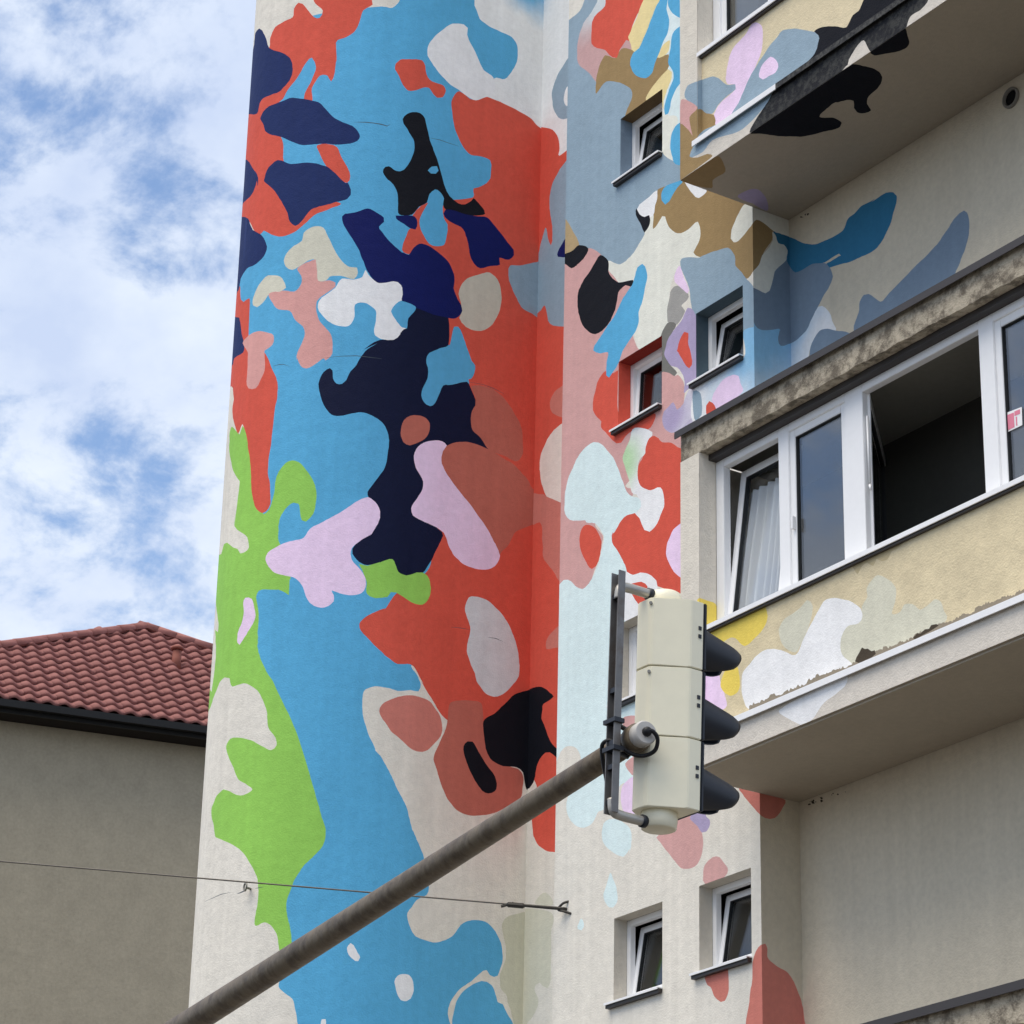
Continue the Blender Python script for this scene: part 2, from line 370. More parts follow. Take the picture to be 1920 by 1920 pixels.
S('navy', 'A', "a 530,1600 590,1615 650,1640 800,1630 950,1640 1050,1680 1150,1770 1220,1830 f 1240,120 1265,190 1265,240 1230,280 1100,320 900,370 850,410 770,510 710,550 660,510 620,390 540,260 480,170 400,110 a 400,1800 430,1700 480,1640")
S('navy', 'A', "a 230,1600 280,1680 335,1750 335,1860 f 330,100 290,210 200,320 # 430,385 430,290")
S('red', 'A', "f 130,1130 160,1160 165,1290 190,1310 250,1270 255,1400 245,1660 215,1760 180,1700 150,1470 110,1460 # 420,600 420,530")
S('navy', 'A', "f 170,460 240,480 290,590 370,640 430,760 400,860 330,930 230,980 170,1080 130,1220 # 415,560 430,400")
S('green', 'A', "k 185,850 230,900 260,930 290,840 320,900 350,1080 380,1300 390,1550 430,1690 500,1730 560,1680 590,1600 610,1500 640,1330 720,1220 800,1190 880,1230 960,1330 1020,1440 1030,1560 1000,1720 930,1800 890,1790 870,1720 850,1620 800,1610 720,1680 660,1780 650,1900 p 770,150 760,290 # 540,1045 545,1085 p 870,680 865,830 830,810 760,780 620,775 560,790 540,850 560,1050 550,1250 560,1400 620,1560 720,1730 810,1920 u 880,120 960,300 1070,520 1170,760 1270,1080 1340,1330 1400,1530 1450,1700 z 1445,0 1440,60 1400,160 1310,260 1200,370 1130,480 1080,600 1050,720 1055,820 1090,980 1110,1140 1110,1200 1000,1290 985,1200 950,1020 900,940 830,900 740,940 740,850 770,640 760,470 700,330 600,190 480,110 380,70 340,50 320,0 u 340,1770 320,1650 300,1550 310,1450 350,1350 420,1275 470,1290 550,1335 620,1340 710,1280 640,1220 570,1180 530,1080 470,950 450,850 490,770 550,760 700,790 820,860 900,885 950,840 940,760 870,660 855,500 790,340 710,250 620,220 510,250 480,170 430,160 390,200 330,350 280,480 # 390,1335 392,1290 p 90,1800 130,1450 # 404,1180 p 155,1200 160,1130 138,960 # 404,1090 409,1040 p 180,420 210,320 240,305 300,350 350,370 380,420 430,400 460,350 450,250 400,210 350,180 320,140 330,0 k 215,1850 220,1750 260,1400 240,1370 190,1260 160,1100 160,950")
S('red', 'A', "k 330,20 190,120 # 410,690 410,725 k 185,450 205,560 190,700 210,830 250,925 290,830 340,1000 370,1200 385,1500 420,1660 490,1720 550,1680 575,1600 560,1400 545,1250 580,1000 610,720 640,540 640,410 580,260 510,110 430,60")
S('navy', 'A', "f 110,1460 150,1470 180,1650 205,1740 190,1820 # 440,672 k 180,250 # 400,690 410,590")
S('rose', 'A', "f 250,1650 330,1610 480,1630 500,1680 480,1740 400,1800 k 510,110 520,230 500,330 420,470 350,470 330,400 345,230 340,110 290,20")
S('rose', 'A', "f 880,890 920,880 930,1000 940,1100 1050,1095 1110,1120 1110,1160 1000,1240 930,1310 930,1430 980,1530 1060,1620 1090,1720 1080,1830 1010,1900 k 1100,170 1000,240 930,270 870,240 840,170 f 730,1900 735,1820 790,1700 810,1620 790,1560 700,1480 660,1400 550,1390 490,1330 450,1230 600,1200 700,1210 770,1130 770,1050 730,990 800,930")
S('beige', 'A', "f 880,565 990,570 1040,660 1110,800 1170,890 1250,965 1330,970 1340,1020 1300,1080 1230,1070 1160,1050 1060,1060 1030,1095 940,1100 925,1000 920,890 860,890 780,940 690,995 620,960 600,900 630,820 700,750 780,700 800,620")
S('beige', 'A', "f 440,1045 560,1055 610,1130 620,1170 560,1210 470,1210 400,1300 330,1370 290,1350 285,1290 330,1180 390,1080")
S('red', 'A', "b 750,910 860,990 920,1000 1030,970 1180,1030 1380,1130 1480,1190 1530,1260 1600,1300 # 1040,250 1030,800 1010,1310 v 1210,600 1000,640 840,590 700,400 590,200 q 500,1720 420,1570 370,1520 270,1525 210,1510 100,1420 p 1820,1430 1680,1290 1580,1180 1565,1120 1620,1060 1720,1000 1830,960 q 110,980 230,820 400,700 560,560 # 810,1020 830,960 870,800 880,720 860,640 g 640,1740 640,1480 700,1200 690,1000 560,830 380,730 300,770 250,840 180,790 250,590 300,560 290,440 430,325 600,300 890,270 890,180 b 920,1880 1020,1840 1060,1780 1075,1650 1060,1600 1000,1570 870,1545 800,1480 730,1350 690,1180 670,1050 690,970")
S('black', 'A', "b 190,1190 230,1140 290,1120 360,1130 410,1190 440,1320 470,1430 530,1580 570,1720 g 570,10 600,140 660,250 740,325 810,335 870,300 895,270 950,330 1000,400 1010,440 900,450 620,390 595,340 600,280 570,220 510,185 460,230 430,320 350,360 280,440 150,440 140,330 130,220 90,140 20,80 a 1720,1920 1640,1800 1590,1720 1610,1670 1650,1665 1720,1710 1760,1715 b 200,1700 270,1600 300,1510 300,1420 250,1320 200,1240")
S('blue', 'A', "g 440,0 480,-40 530,-45 545,0 520,30 470,30")
S('blue', 'A', "g 510,185 560,210 595,290 585,400 600,480 635,540 630,660 600,740 520,760 450,730 400,650 360,560 360,480 400,390 440,330 460,230")
S('deepnavy', 'A', "g 110,450 160,450 310,455 330,520 310,590 260,575 200,530 120,480")
S('deepnavy', 'A', "g 610,390 700,395 880,450 1000,455 1070,500 1200,670 1300,800 1300,850 1250,890 1160,870 1160,940 1100,950 1030,960 960,970 890,910 860,840 830,680 790,590 740,550 630,490 590,430")
S('inkblue', 'A', "g 240,1480 310,1360 500,1400 640,1455 640,1745 560,1780 440,1840 l 430,250 600,430 830,405 880,490 920,590 915,640 880,700 870,800 890,890 950,950 1045,1075 960,1040 870,1010 750,1010 640,1040 620,1010 560,995 480,995 370,1030 310,1110 300,1180 330,1290 390,1400 385,1470 320,1580 275,1670 290,1740 380,1790 520,1860 590,1910 q 690,200 700,240 660,320 600,450 500,600 430,610 340,630 260,610 220,520 190,470 130,480 0,530 p 1780,500 1650,530 1560,500 1500,420 1500,370 1560,290 1690,220 1750,130 1775,50 1770,0 k 1650,1650 1600,1600 1550,1560 1545,1500 1600,1420 1700,1290 1740,1150 1755,960 1720,850 1640,770 1530,720 1450,710 1330,735 1240,745 1150,710 1090,610 1060,500 1055,400 1100,310 1165,265 1190,290 1195,370 1230,425 1290,425 1330,390 1370,300 1430,230 1480,150 1540,80 1640,20 f 1400,1790 1480,1730 1560,1690 1640,1690 1740,1650 1800,1580 1830,1570")
S('deepnavy', 'A', "f 1430,380 1500,400 1600,470 1600,510 1550,560 1570,610 1700,750 1800,830 g 200,820 250,840 300,770 380,730 450,750 560,830 650,920 690,1020 695,1170 740,1290 780,1370 770,1430 720,1475 640,1470 500,1440 310,1370 180,1310 f 1785,1240 1770,1150 1700,1105 1550,1130 1450,1030 1390,900 1330,750 1250,630 1190,530 1180,460 1210,430 1330,410")
S('white', 'A', "f 1410,990 1460,1060 1550,1130 1700,1105 1770,1140 1780,1230 1740,1310 1670,1380 1680,1440 1760,1560 1760,1640 1700,1690 1600,1690 1510,1640 1500,1560 1530,1430 1500,1370 1400,1320 1310,1340 1300,1480 1240,1550 1150,1555 1030,1500 950,1400 940,1330 980,1270 1110,1170 1180,1080 1300,1090 1380,1060")
S('blue', 'A', "g 170,1300 320,1370 240,1480 230,1580 180,1570 120,1480 70,1400 90,1360")
S('blue', 'A', "g 700,1560 740,1560 780,1620 820,1740 880,1900 l 910,240 900,310 870,375 700,410 590,440 560,510 510,620 460,650 400,610 375,540 390,470 430,390 440,280 425,190 440,150 550,110 620,65 660,50 g 660,1750 680,1620")
S('brick', 'A', "l 300,735 400,755 455,820 445,930 380,990 260,1040 190,1010 165,920 180,820 230,760")
S('brick', 'A', "l 870,450 960,440 1090,480 1200,570 1290,700 1370,860 1390,1000 1380,1130 1330,1200 1200,1150 1050,1080 950,950 890,890 865,800 880,700 915,640 920,590 880,490")
S('brick', 'A', "l 640,1040 750,1010 870,1010 960,1040 1050,1080 1200,1170 1330,1260 1440,1390 1490,1480 # 1015,920 1012,975 q 1600,120 1480,170 1420,200 1350,330 1290,390 1250,440 1150,300 1050,100 l 900,1800 800,1650 690,1430 610,1300 570,1180 580,1100")
S('pink', 'A', "k 1550,1560 1620,1610 1665,1700 1655,1800 1600,1900 p 1690,220 1600,270 1510,340 1480,420 1510,500 1580,580 1630,670 1630,750 1590,810 1500,835 1400,820 1290,780 1310,830 1310,890 1260,940 1180,960 1090,920 1030,840 990,730 930,670 840,640 720,610 660,550 630,480 650,410 720,360 850,300 1010,255 1070,170 k 1100,1800 1200,1750 1350,1660 1450,1590")
S('pink', 'A', "l 480,990 580,995 630,1040 590,1100 575,1190 620,1310 700,1430 850,1620 1000,1820 q 1050,30 1150,180 1220,320 1265,440 1240,510 1180,560 1080,575 960,550 850,480 770,370 730,260 690,180 l 590,1910 520,1860 380,1790 290,1740 275,1670 330,1570 385,1470 390,1400 330,1290 300,1180 310,1110 370,1030")
S('green', 'A', "q 190,470 220,520 250,600 330,635 430,605 510,610 560,670 575,760 550,870 490,925 400,910 320,860 230,810 180,800 p 1850,850 1720,860 1640,820 1640,700 1590,580 1560,520 1650,535 1780,500 q 60,510 130,480")
S('pink', 'A', "p 430,860 490,870 520,980 525,1060 480,1150 420,1250 370,1330 345,1310 350,1220 380,1130 410,1030 410,920")
S('white', 'A', "b 690,235 800,245 840,280 830,350 900,500 1000,700 1090,780 1115,880 1100,930 1000,980 920,1000 860,985 750,900 640,830 530,700 440,560 440,460 500,370 600,290")
S('red', 'A', "b 160,595 280,590 380,605 415,660 425,740 460,800 540,830 600,860 620,910 590,970 530,975 490,940 450,880 390,880 320,905 240,905 190,850 150,760 110,690 120,630")
S('greywhite', 'A', "q 960,850 1020,845 1130,880 1250,980 1350,1120 1420,1290 1460,1480 1450,1640 1400,1720 1300,1820 1210,1850 1120,1810 1050,1720 990,1560 940,1420 945,1300 970,1180 940,1060 915,960")
S('sand', 'A', "g 900,1050 1000,1020 1060,1020 1130,1080 1170,1190 1175,1300 1150,1420 1090,1530 1000,1595 900,1595 820,1560 750,1470 785,1400 770,1320 745,1230 780,1130 830,1080")
S('greyblue', 'A', "g 1260,950 1400,940 1540,910 # 1025,480 1022,600 g 1480,1430 1390,1380 1310,1250 1250,1100 1240,1020")
S('clay', 'A', "v 300,370 440,340 560,355 670,400 740,490 790,600 790,720 740,800 650,880 570,905 490,880 400,800 280,690 190,570 165,500 190,430")
S('brick', 'A', "v 880,410 960,390 1110,395 1180,420 1200,500 1205,650 1240,900 1290,980 1400,1040 1540,1070 1600,1130 1600,1280 1580,1370 1450,1450 1350,1500 1200,1540 1060,1540 920,1470 820,1320 750,1130 710,980 740,880 800,750 845,620 860,480")
S('black', 'A', "v 1210,600 1320,520 1450,400 1520,330 1600,300 1660,285 # 1010,1285 1015,1400 1000,1490 v 1640,1280 1620,1200 1600,1110 1540,1060 1400,1045 1300,990 1240,900 1220,750")
S('black', 'A', "v 1050,800 1100,800 1150,880 1230,1020 1310,1130 1340,1220 1320,1300 1260,1320 1190,1290 1110,1170 1040,1010 1005,880 1020,820")
S('blue', 'A', "A 930,1980 930,1720 990,1610 1080,1540 1190,1490 1240,1500 1310,1570 1350,1700 1400,1720 1450,1820 1500,1950")
S('olive', 'A', "A 1660,815 1540,820 1440,850 1395,920 1400,1020 1430,1150 1420,1300 1370,1450 1380,1560 1440,1640 1470,1760 1510,1920 1510,2000 1700,2000")
S('white', 'A', "z 1690,1110 1720,1130 1790,1250 1770,1290 1740,1290 1680,1230 1655,1160")
S('white', 'A', "A 400,1420 460,1430 505,1490 510,1580 480,1670 440,1690 380,1680 350,1630 315,1500 350,1440")
S('white', 'A', "z 1400,1870 1440,1870 1440,1980 1390,1980")
# --- recessed strip
S('red', 'B', "b 1450,1290 1650,1285 1710,1320 1745,1390 1755,1480 1750,1560 1830,1500 # 1080,275 1080,1605 A 1950,205 1840,190 1760,140 1710,60 v 1700,1750 1700,1500 1740,1250 1710,1180 # 985,1400 985,900")
S('greyblue', 'B', "b 1900,540 1790,660 1720,790 1680,930 1690,1070 1740,1170 1790,1190 1880,1160 1880,1060 1820,1060 1800,1000 1810,900 1880,810")
S('greyblue', 'B', "b 1880,1540 1760,1690 1690,1820 h 165,230 165,380 190,560 190,700 175,750 150,690 125,570 90,680 40,840 # 995,490 990,600 g 1530,1430 1570,1390 1605,1345 1640,1500 1690,1550 1820,1560 # 1080,610 1080,290")
S('deepnavy', 'B', "g 1810,680 1850,640 1850,850 1740,860 1730,840 1760,760")
S('clay', 'B', "l 1850,430 1720,490 1670,570 1660,640 1690,720 1780,760 1850,770")
S('halfellipse', 'B', "l 1850,800 1700,890 1620,1010 1565,1150 1560,1280 1590,1450 1630,1550 1690,1580 1770,1610 1850,1630")
S('clay', 'B', "l 1440,1515 1600,1530 1640,1560 1780,1620 # 1080,955 1070,1100 r 250,680 200,600 110,480 90,350 90,200 60,100 0,130 # 985,985 980,920")
S('clay', 'B', "r 280,1130 170,1220 130,1300 130,1370 200,1360 280,1340")
S('black', 'B', "v 1540,320 1600,300 1700,270 1790,255 1850,290 1905,350 1870,390 1810,430 1790,510 1800,600 1850,740 1900,830 w 235,880 280,1000 v 1870,910 1830,910 1780,960 1740,1050 1715,1180 1690,1240 1645,1280 # 975,1470 975,1300")
S('greygreen', 'B', "A 1720,710 1780,630 1830,610 1880,650 1900,700 1905,730 1800,735")
S('greygreen', 'B', "A 1540,815 1880,800 1885,1000 1880,1480 1840,1560 1800,1540 1770,1505 1730,1530 1720,1590 1755,1660 1750,1750 1700,1850 1640,1920 1640,2000 1500,2000")
# --- stairwell wall, return wall and loggia wall
S('greyblue', 'C', "c 640,-60 630,50 600,150 550,260 520,380 510,520 540,620 600,690 650,760 640,930 700,830 770,805 870,830 970,880 980,1000 950,1100 900,1250 1290,1530 1320,1570 1390,1600 1520,1640 # 1285,340 h 1290,160 1240,200 1150,270 1050,350 1030,420 1090,570 1110,640 1040,760 950,880 870,940 800,930 740,890 670,840 560,780 470,740 390,590 330,490 # 1040,400 1040,55 c 370,190 480,80 540,-60")
S('dust', 'C', "c 720,-60 580,120 490,260 440,430 440,590 470,660 560,730 640,830 690,690 760,600 960,530 1000,430 900,380 800,200", spray=((1120, -5), .6, 'greywhite', 'dust'))
S('yellow', 'C', "c 1100,-60 1075,60 1020,210 950,350 970,440 1000,520 1070,480 1150,270 1220,80 1290,-60")
S('palecyan', 'C', "c 1300,-60 1520,-60 1520,1660 1390,1605 1290,1520 1270,900 1220,590 1340,180")
S('brown', 'C', "c 720,550 760,560 820,585 880,490 960,490 1010,520 1000,600 1240,570 1310,550 1350,540 1360,640 1340,700 1250,780 1180,880 1140,980 1050,1060 920,1160 970,1030 980,900 870,830 770,805 700,830 630,940 625,800 650,680")
S('red', 'C', "c 750,-60 710,60 610,170 580,300 580,430 640,480 720,500 760,550 830,580 870,480 950,370 1000,230 1060,100 1090,-60")
S('yellow', 'C', "c 1130,1000 1180,880 1260,780 1350,690 1385,720 1385,770 1340,900 1310,1010 1300,1100 1250,1000")
S('cream', 'C', "c 1290,1080 1340,1150 1430,1160 1440,1240 1390,1310 1360,1430 1390,1590 1320,1550 1285,1500")
S('yellow', 'C', "c 1235,575 1300,440 1370,400 1350,510 1300,560")
S('blue', 'C', "c 1260,0 1220,80 1150,270 1060,480 1000,530 970,620 990,710 1050,770 1130,780 1180,740 1240,580 1290,440 1340,320 1360,200 1330,90 1340,-60 1280,-60")
S('blue', 'C', "c 1350,30 1370,100 1420,160 1540,180 1540,-60 1370,-60")
S('blue', 'C', "c 1540,240 1430,290 1390,350 1370,480 1350,620 1390,700 1400,780 1350,920 1310,1060 1320,1150 1350,1140 1380,1010 1430,880 1540,740")
S('blue', 'C', "c 1540,1220 1440,1240 1390,1320 1365,1430 1395,1590 1420,1640 1540,1640")
S('brown', 'CE', "h 1240,190 1300,160 1470,100 # 1280,330 1340,340 1415,365 1480,390 i 1040,480 930,560 910,590 890,700 810,820 775,920 700,1020 640,1085 590,1020 530,950 520,850 450,770 350,800 200,850 h 1720,860 1660,860 1600,820 1660,700 1670,600 1640,510 1590,550 1500,620 1420,620 1360,570 1320,460 1290,455 1240,530 1195,580 1195,500 1210,380 1240,280")
S('blue', 'C', "h 1490,90 1330,150 1290,210 1285,300 1320,340 1360,310 1400,230 1460,150 1490,120")
S('cream', 'C', "h 1110,640 1140,580 1195,440 1195,580 1240,530 1290,455 1320,460 1360,570 1420,620 1500,620 1590,550 1640,510 1670,600 1660,700 1600,820 1650,870 1480,880 1460,960 1420,1020 1380,1120 1360,1250 1340,1400 1340,1520 1390,1530 1300,1640 1070,1790 1030,1700 1000,1600 1000,1200 990,1090 860,1120 790,1080 755,1000 750,900 870,940 950,880 1040,760")
S('white', 'C', "h 1240,200 1210,380 1190,450 1120,470 1060,440 1040,380 1060,340 1150,270")
S('black', 'C', "h 1030,375 1060,440 1110,465 1160,445 1170,490 1140,580 1110,620 1080,550 1030,440")
S('white', 'C', "h 1510,110 1590,140 1730,185 1710,240 1660,275 1620,260 1570,200")
S('tan', 'C', "h 280,470 330,490 390,590 460,740 390,800 330,850 280,850")
S('dullpink', 'C', "# 1035,490 h 380,960 430,950 550,780 680,840 760,1000 880,1130 1000,1150 1050,1500 1000,1660 1070,1790 # 1240,640 1250,700 m 1500,400 1500,640 1440,680 1400,900 1480,960 # 1290,830 1290,860 m 1180,1000 1050,1300 920,1450 # 1190,920 1160,970 r 620,110 700,240 690,300 620,560 560,710 490,770 440,750 370,690 300,680 240,750 # 1030,1110")
S('greyblue', 'CED', "h 1480,880 1660,870 i 200,850 350,800 450,770 520,850 530,950 590,1020 640,1090 760,1200 830,1230 870,1200 # 1440,600 1430,620 i 640,1580 630,1700 600,1800 # 1300,720 h 1640,1700 1600,1500 1570,1300 1560,1180 1490,1010")
S('black', 'C', "h 280,850 390,800 460,745 550,780 500,880 430,950 380,970 330,940 280,890")
S('black', 'C', "h 670,840 750,900 750,1010 790,1080 850,1120 930,1100 1000,1090 990,1150 970,1165 920,1150 870,1190 840,1270 820,1390 760,1520 690,1600 620,1635 560,1620 490,1540 450,1420 440,1280 480,1140 570,1000 630,890")
S('red', 'C', "m 850,290 800,320 720,300 660,370 630,450 600,580 595,680 640,760 680,800 680,860 740,930 790,990 830,1020 880,1010 940,930 1060,860 1150,880 1200,830 1210,720 1000,800 850,700")
S('blue', 'C', "h 1090,930 1120,960 1135,1060 1110,1200 1080,1330 1055,1420 1050,1540 990,1660 910,1780 860,1900 m 800,300 760,365 730,340 730,210 750,110 670,120 600,90 h 610,1750 650,1690 740,1550 820,1440 900,1270 990,1150 1010,1080 1040,970")
S('grey', 'C', "h 1380,1190 1440,1150 1550,1230 1540,1290 1480,1350 1520,1400 1440,1540 1390,1530 1340,1510 1340,1400 1360,1280")
S('pink', 'C', "h 1460,950 1500,1060 1560,1200 1540,1230 1430,1130 1410,1050")
S('violet', 'C', "h 1550,1370 1480,1500 1390,1610 1330,1720 1310,1830 m 1330,180 1370,240 1440,260 1500,340 1510,430 1500,520 1590,440 # 1308,720 1312,640 h 1640,1500 1600,1400")
S('darkgrey', 'C', "h 1340,1520 1430,1540 1350,1680 1310,1830 m 1330,180 1370,240 1440,320 1410,350 1360,320 1270,315 # 1236,640")
S('red', 'C', "h 1510,1610 1550,1620 1550,1740 1590,1900 m 1585,240 1560,275 1530,250 1490,180 1440,90 h 1440,1800 1460,1700")
S('dullpink', 'C', "m 1280,310 1360,320 1410,350 1450,335 1500,400 1500,550 1440,690 1410,610 1360,650 1270,720")
S('white', 'C', "m 1590,440 1660,500 1720,560 1760,720 1600,800 1420,910 1400,880 1500,620", spray=((1262, 790), .55, 'violet', 'white'))
S('violet', 'C', "m 1400,610 1440,690 1500,620 1560,560 1590,500 1600,600 1580,760 1510,830 1460,890 1380,910 1310,870 1290,780 1310,700 1360,650", spray=((1262, 780), .5, 'violet', 'white'))
S('skyblue', 'CED', "i 620,1590 960,1580 955,1700 980,1755 1050,1740 1150,1680 1230,1600 1280,1500 1340,1380 1390,1350 1450,1400 1500,1500 1530,1600 1370,1600 1310,1680 1270,1800 1260,1850 # 1500,730 1310,800 1310,715 1395,670", spray=((1430, 610), 1.1, 'skyblue', 'white'))
S('greyblue', 'C', "m 1600,500 1660,505 1690,620 1680,740 1620,790 1600,700")
S('pink', 'C', "n 400,390 500,330 560,350 580,420 600,500 420,660 320,690 290,600 310,520")
S('red', 'C', "n 240,640 270,600 300,620 330,700 240,740")
S('slate', 'ED', "i 900,1030 1040,890 1080,980 1130,1020 1200,990 1300,930 1440,930 1480,990 1500,1060 1470,1150 1400,1270 1340,1380 1280,1500 1230,1600 1150,1680 1050,1740 980,1755 955,1700 970,1600 # 1470,615 1420,616 1405,560 i 640,1110 760,1200 830,1230 870,1200")
S('cream', 'CE', "i 640,330 560,420 500,560 480,680 510,720 560,700 660,580 740,490 830,540 910,600 1000,640 # 1480,440 1482,395")
S('cream', 'ED', "i 900,610 960,700 1020,740 1050,820 1040,890 970,960 920,1010 900,1100 870,1200 830,1230 760,1200 640,1110 710,1020 770,920 790,850 860,770 900,690")
S('cream', 'E', "# 1455,400 1490,380 1500,450 i 1040,650 930,620 900,580")
S('teal', 'ED', "i 930,620 1000,640 1100,680 1200,720 1320,740 1450,690 1600,600 1650,480 1720,430 1800,350 1920,290 j 170,480 300,370 420,290 540,225 610,215 645,250 640,330 600,480 530,650 450,770 380,820 250,880 150,920 0,960 i 1470,970 1440,930 1580,850 1560,830 1420,915 1300,930 1200,990 1130,1020 1080,980 1040,890 1050,800 1010,740 950,720")
S('slate', 'D', "i 1370,1600 1450,1585 1530,1600 1660,1620 # 1610,640 1520,690 i 1265,1850 1290,1730")
S('slate', 'D', "j 1320,400 1350,420 1370,500 1370,620 1340,760 1290,890 1240,1000 1220,1060 900,1230 230,1620 220,1560 260,1420 280,1310 320,1240 370,1230 420,1270 480,1310 530,1280 700,1090 870,920 1030,760 1130,620 1200,510 1270,430")
S('palegreen', 'C', "m 990,880 1050,860 1150,880 1190,900 1180,960 1130,1000 1120,1120 1060,1190 1040,1330 1060,1440 1150,1490 1000,1530 960,1400 900,1200 900,1130 960,1000", spray=((1165, 870), .45, 'palegreen', 'white'))
S('red', 'C', "m 1210,945 1250,970 1290,1010 1380,1015 1440,1060 1520,1100 # 1290,1115 r 1500,820 1240,740 1220,680 1150,620 1070,610 1000,630 940,600 915,530 850,400 790,310 780,240 820,130 900,40 m 930,1730 1020,1710 1060,1760 1120,1890 1160,1910 1220,1820 1290,1680 1310,1580 1290,1500 1260,1460 1170,1490 1070,1440 1040,1340 1060,1220 1120,1140 1125,1060 1160,970")
S('white', 'C', "m 1270,1460 1305,1560 1300,1660 1230,1830 1160,1905 1110,1890 1060,1770 1010,1710 1060,1600 1020,1500 1080,1470 1170,1490")
S('paleblue', 'C', "m 600,1005 650,1010 720,1070 810,1190 870,1320 920,1470 980,1550 1060,1570 1080,1650 1020,1710 930,1740 860,1820 800,1920 r 790,180 780,240 790,310 850,400 915,530 940,620 # 1180,1090 1190,1160 1195,1300 1185,1420 w 920,1020 1000,1130 960,1200 870,1230 720,1470 650,1500 590,1620 510,1665 440,1650 370,1590 330,1480 340,1380 470,990 460,930 430,870 380,850 320,860 270,910 230,1000 # 1030,1420 1025,1110 r 250,740 300,680 370,690 440,750 490,770 540,740 600,640 660,480 700,300 700,240 620,110 # 1100,980 m 520,1790 400,1790 340,1760 310,1690 320,1500 360,1340 430,1190 520,1060")
S('paleblue', 'C', "w 700,1620 760,1580 850,1590 960,1660 980,1780 960,1920 B 970,80 960,170 900,250 860,240 740,160 690,80 680,0 w 680,1720")
S('red', 'C', "r 520,130 580,135 640,190 680,300 670,420 630,540 590,570 540,530 490,430 460,320 470,200")
S('pink', 'C', "r 1540,90 1430,150 1370,230 1330,360 1330,450 1370,540 1430,620 1540,670")
S('white', 'C', "r 900,600 940,600 1000,630 1070,610 1150,620 1230,690 1240,740 1240,850 1180,1050 930,1110 850,750")
S('red', 'C', "r 1010,710 1080,700 1140,740 1120,900 1080,950 1030,900 990,830 960,720")
S('dullpink', 'C', "w 900,560 1040,540 1080,600 980,690 900,650")
S('dullpink', 'C', "w 920,1020 1060,940 1060,1140 990,1140")
S('pink', 'C', "w 890,1260 1040,1150 1040,1500 900,1500")
S('dullpink', 'C', "w 1230,1760 1400,1590 1560,1540 1680,1690 1700,1800 B 1700,60 1690,200 1640,330 1560,370 1480,360 1410,290 1320,170 1230,60")
S('violet', 'C', "x 70,1560 200,1480 230,1550 270,1590 270,1650 240,1700 190,1710 150,1650")
S('dullpink', 'C', "C 300,250 370,250 420,310 455,385 400,460 220,520 195,480 200,430 220,340")
S('clay', 'C', "C 220,1440 300,1400 440,1340 460,1500 460,1600 420,1690 380,1700 320,1650 280,1550 250,1530")
S('clay', 'CED', "C 780,1130 830,1120 850,1170 850,1250 930,1330 1050,1410 1130,1530 1190,1690 1215,1850 1220,2000 665,2000 665,1700 690,1500 700,1300 730,1190")
S('clay', 'CE', "x 560,1270 700,1300 880,1340 1030,1390 1010,1450 970,1520 920,1570 870,1580 820,1570 760,1520 680,1430 600,1330")
S('paleblue', 'C', "B 770,410 800,470 840,580 845,680 800,755 760,755 710,690 700,620 740,500")
S('paleblue', 'C', "B 480,860 500,880 505,950 480,985 445,970 440,940")
# --- upper balcony
S('pink', 'u', "d 700,230 790,260 800,420 760,600 680,760 620,880 570,1010 500,1130 430,1240 330,1250 310,1160 350,1070 430,980 520,900 530,840 450,840 430,780 460,600 520,460 620,360")
S('greyblue', 'u', "d 1000,300 1150,290 1350,330 1365,380 1320,540 1200,660 1080,760 960,850 500,1160 450,1190 560,1030 620,880 680,760 760,620 850,490 950,350")
S('pink', 'u', "d 880,570 940,600 960,670 930,730 860,760 800,795 765,770 770,710 800,640")
S('black', 'u', "d 1310,320 1400,270 1550,265 1640,270 1700,150 1760,110 1810,0 # 1635,-30 1760,-30 e 740,40 0,550 d 900,930 1080,760 1200,660 1320,540 1370,370")
S('greyblue', 'upj', "d 20,940 50,860 150,810 300,765 350,780 450,850 530,840 530,890 430,970 350,1060 300,1140 230,1130 160,1080 60,1010")
S('brown', 'upj', "d 60,1200 100,1130 170,1085 240,1130 310,1150 320,1260 200,1340 110,1400")
S('dullpink', 'p', "d -20,1000 60,1010 150,1080 70,1170 100,1380 60,1330 -20,1240")
S('greyblue', 'ulpj', "d 70,1570 120,1420 200,1310 330,1250 480,1160 900,900 850,1030 600,1290 300,1400 200,1520 130,1560")
S('brown', 'lp', "d -60,1250 0,1240 60,1300 110,1400 70,1560 150,1570 250,1540 300,1560 -20,1800 -60,1800")
S('wornblack', 'l', "d 690,1330 840,1040 960,850 e 0,480 730,-20 960,-20 880,100 780,170 730,290 400,520 320,400 240,480 170,600 160,650 d 1450,850")
S('black', 'f', "d 680,1330 1650,660 e 180,640 280,650 420,690 490,740 505,800 470,870 370,960 350,1040 390,1100 330,1130 250,1120 220,1080 220,1010 150,1000 60,1020 d 1500,1030 1400,1120 1370,1170 1520,1180 1590,1230 1570,1270 1400,1320 1200,1365 1000,1360 760,1340")
S('black', 'f', "e 380,510 720,270 750,340 780,420 750,470 680,510 560,530 430,550")
S('brown', 'f', "d -20,1810 340,1560 430,1680 410,1740 300,1800 290,1880 100,1850")
S('violet', 'f', "i 550,260 650,190 750,190 830,260 850,400 700,330")
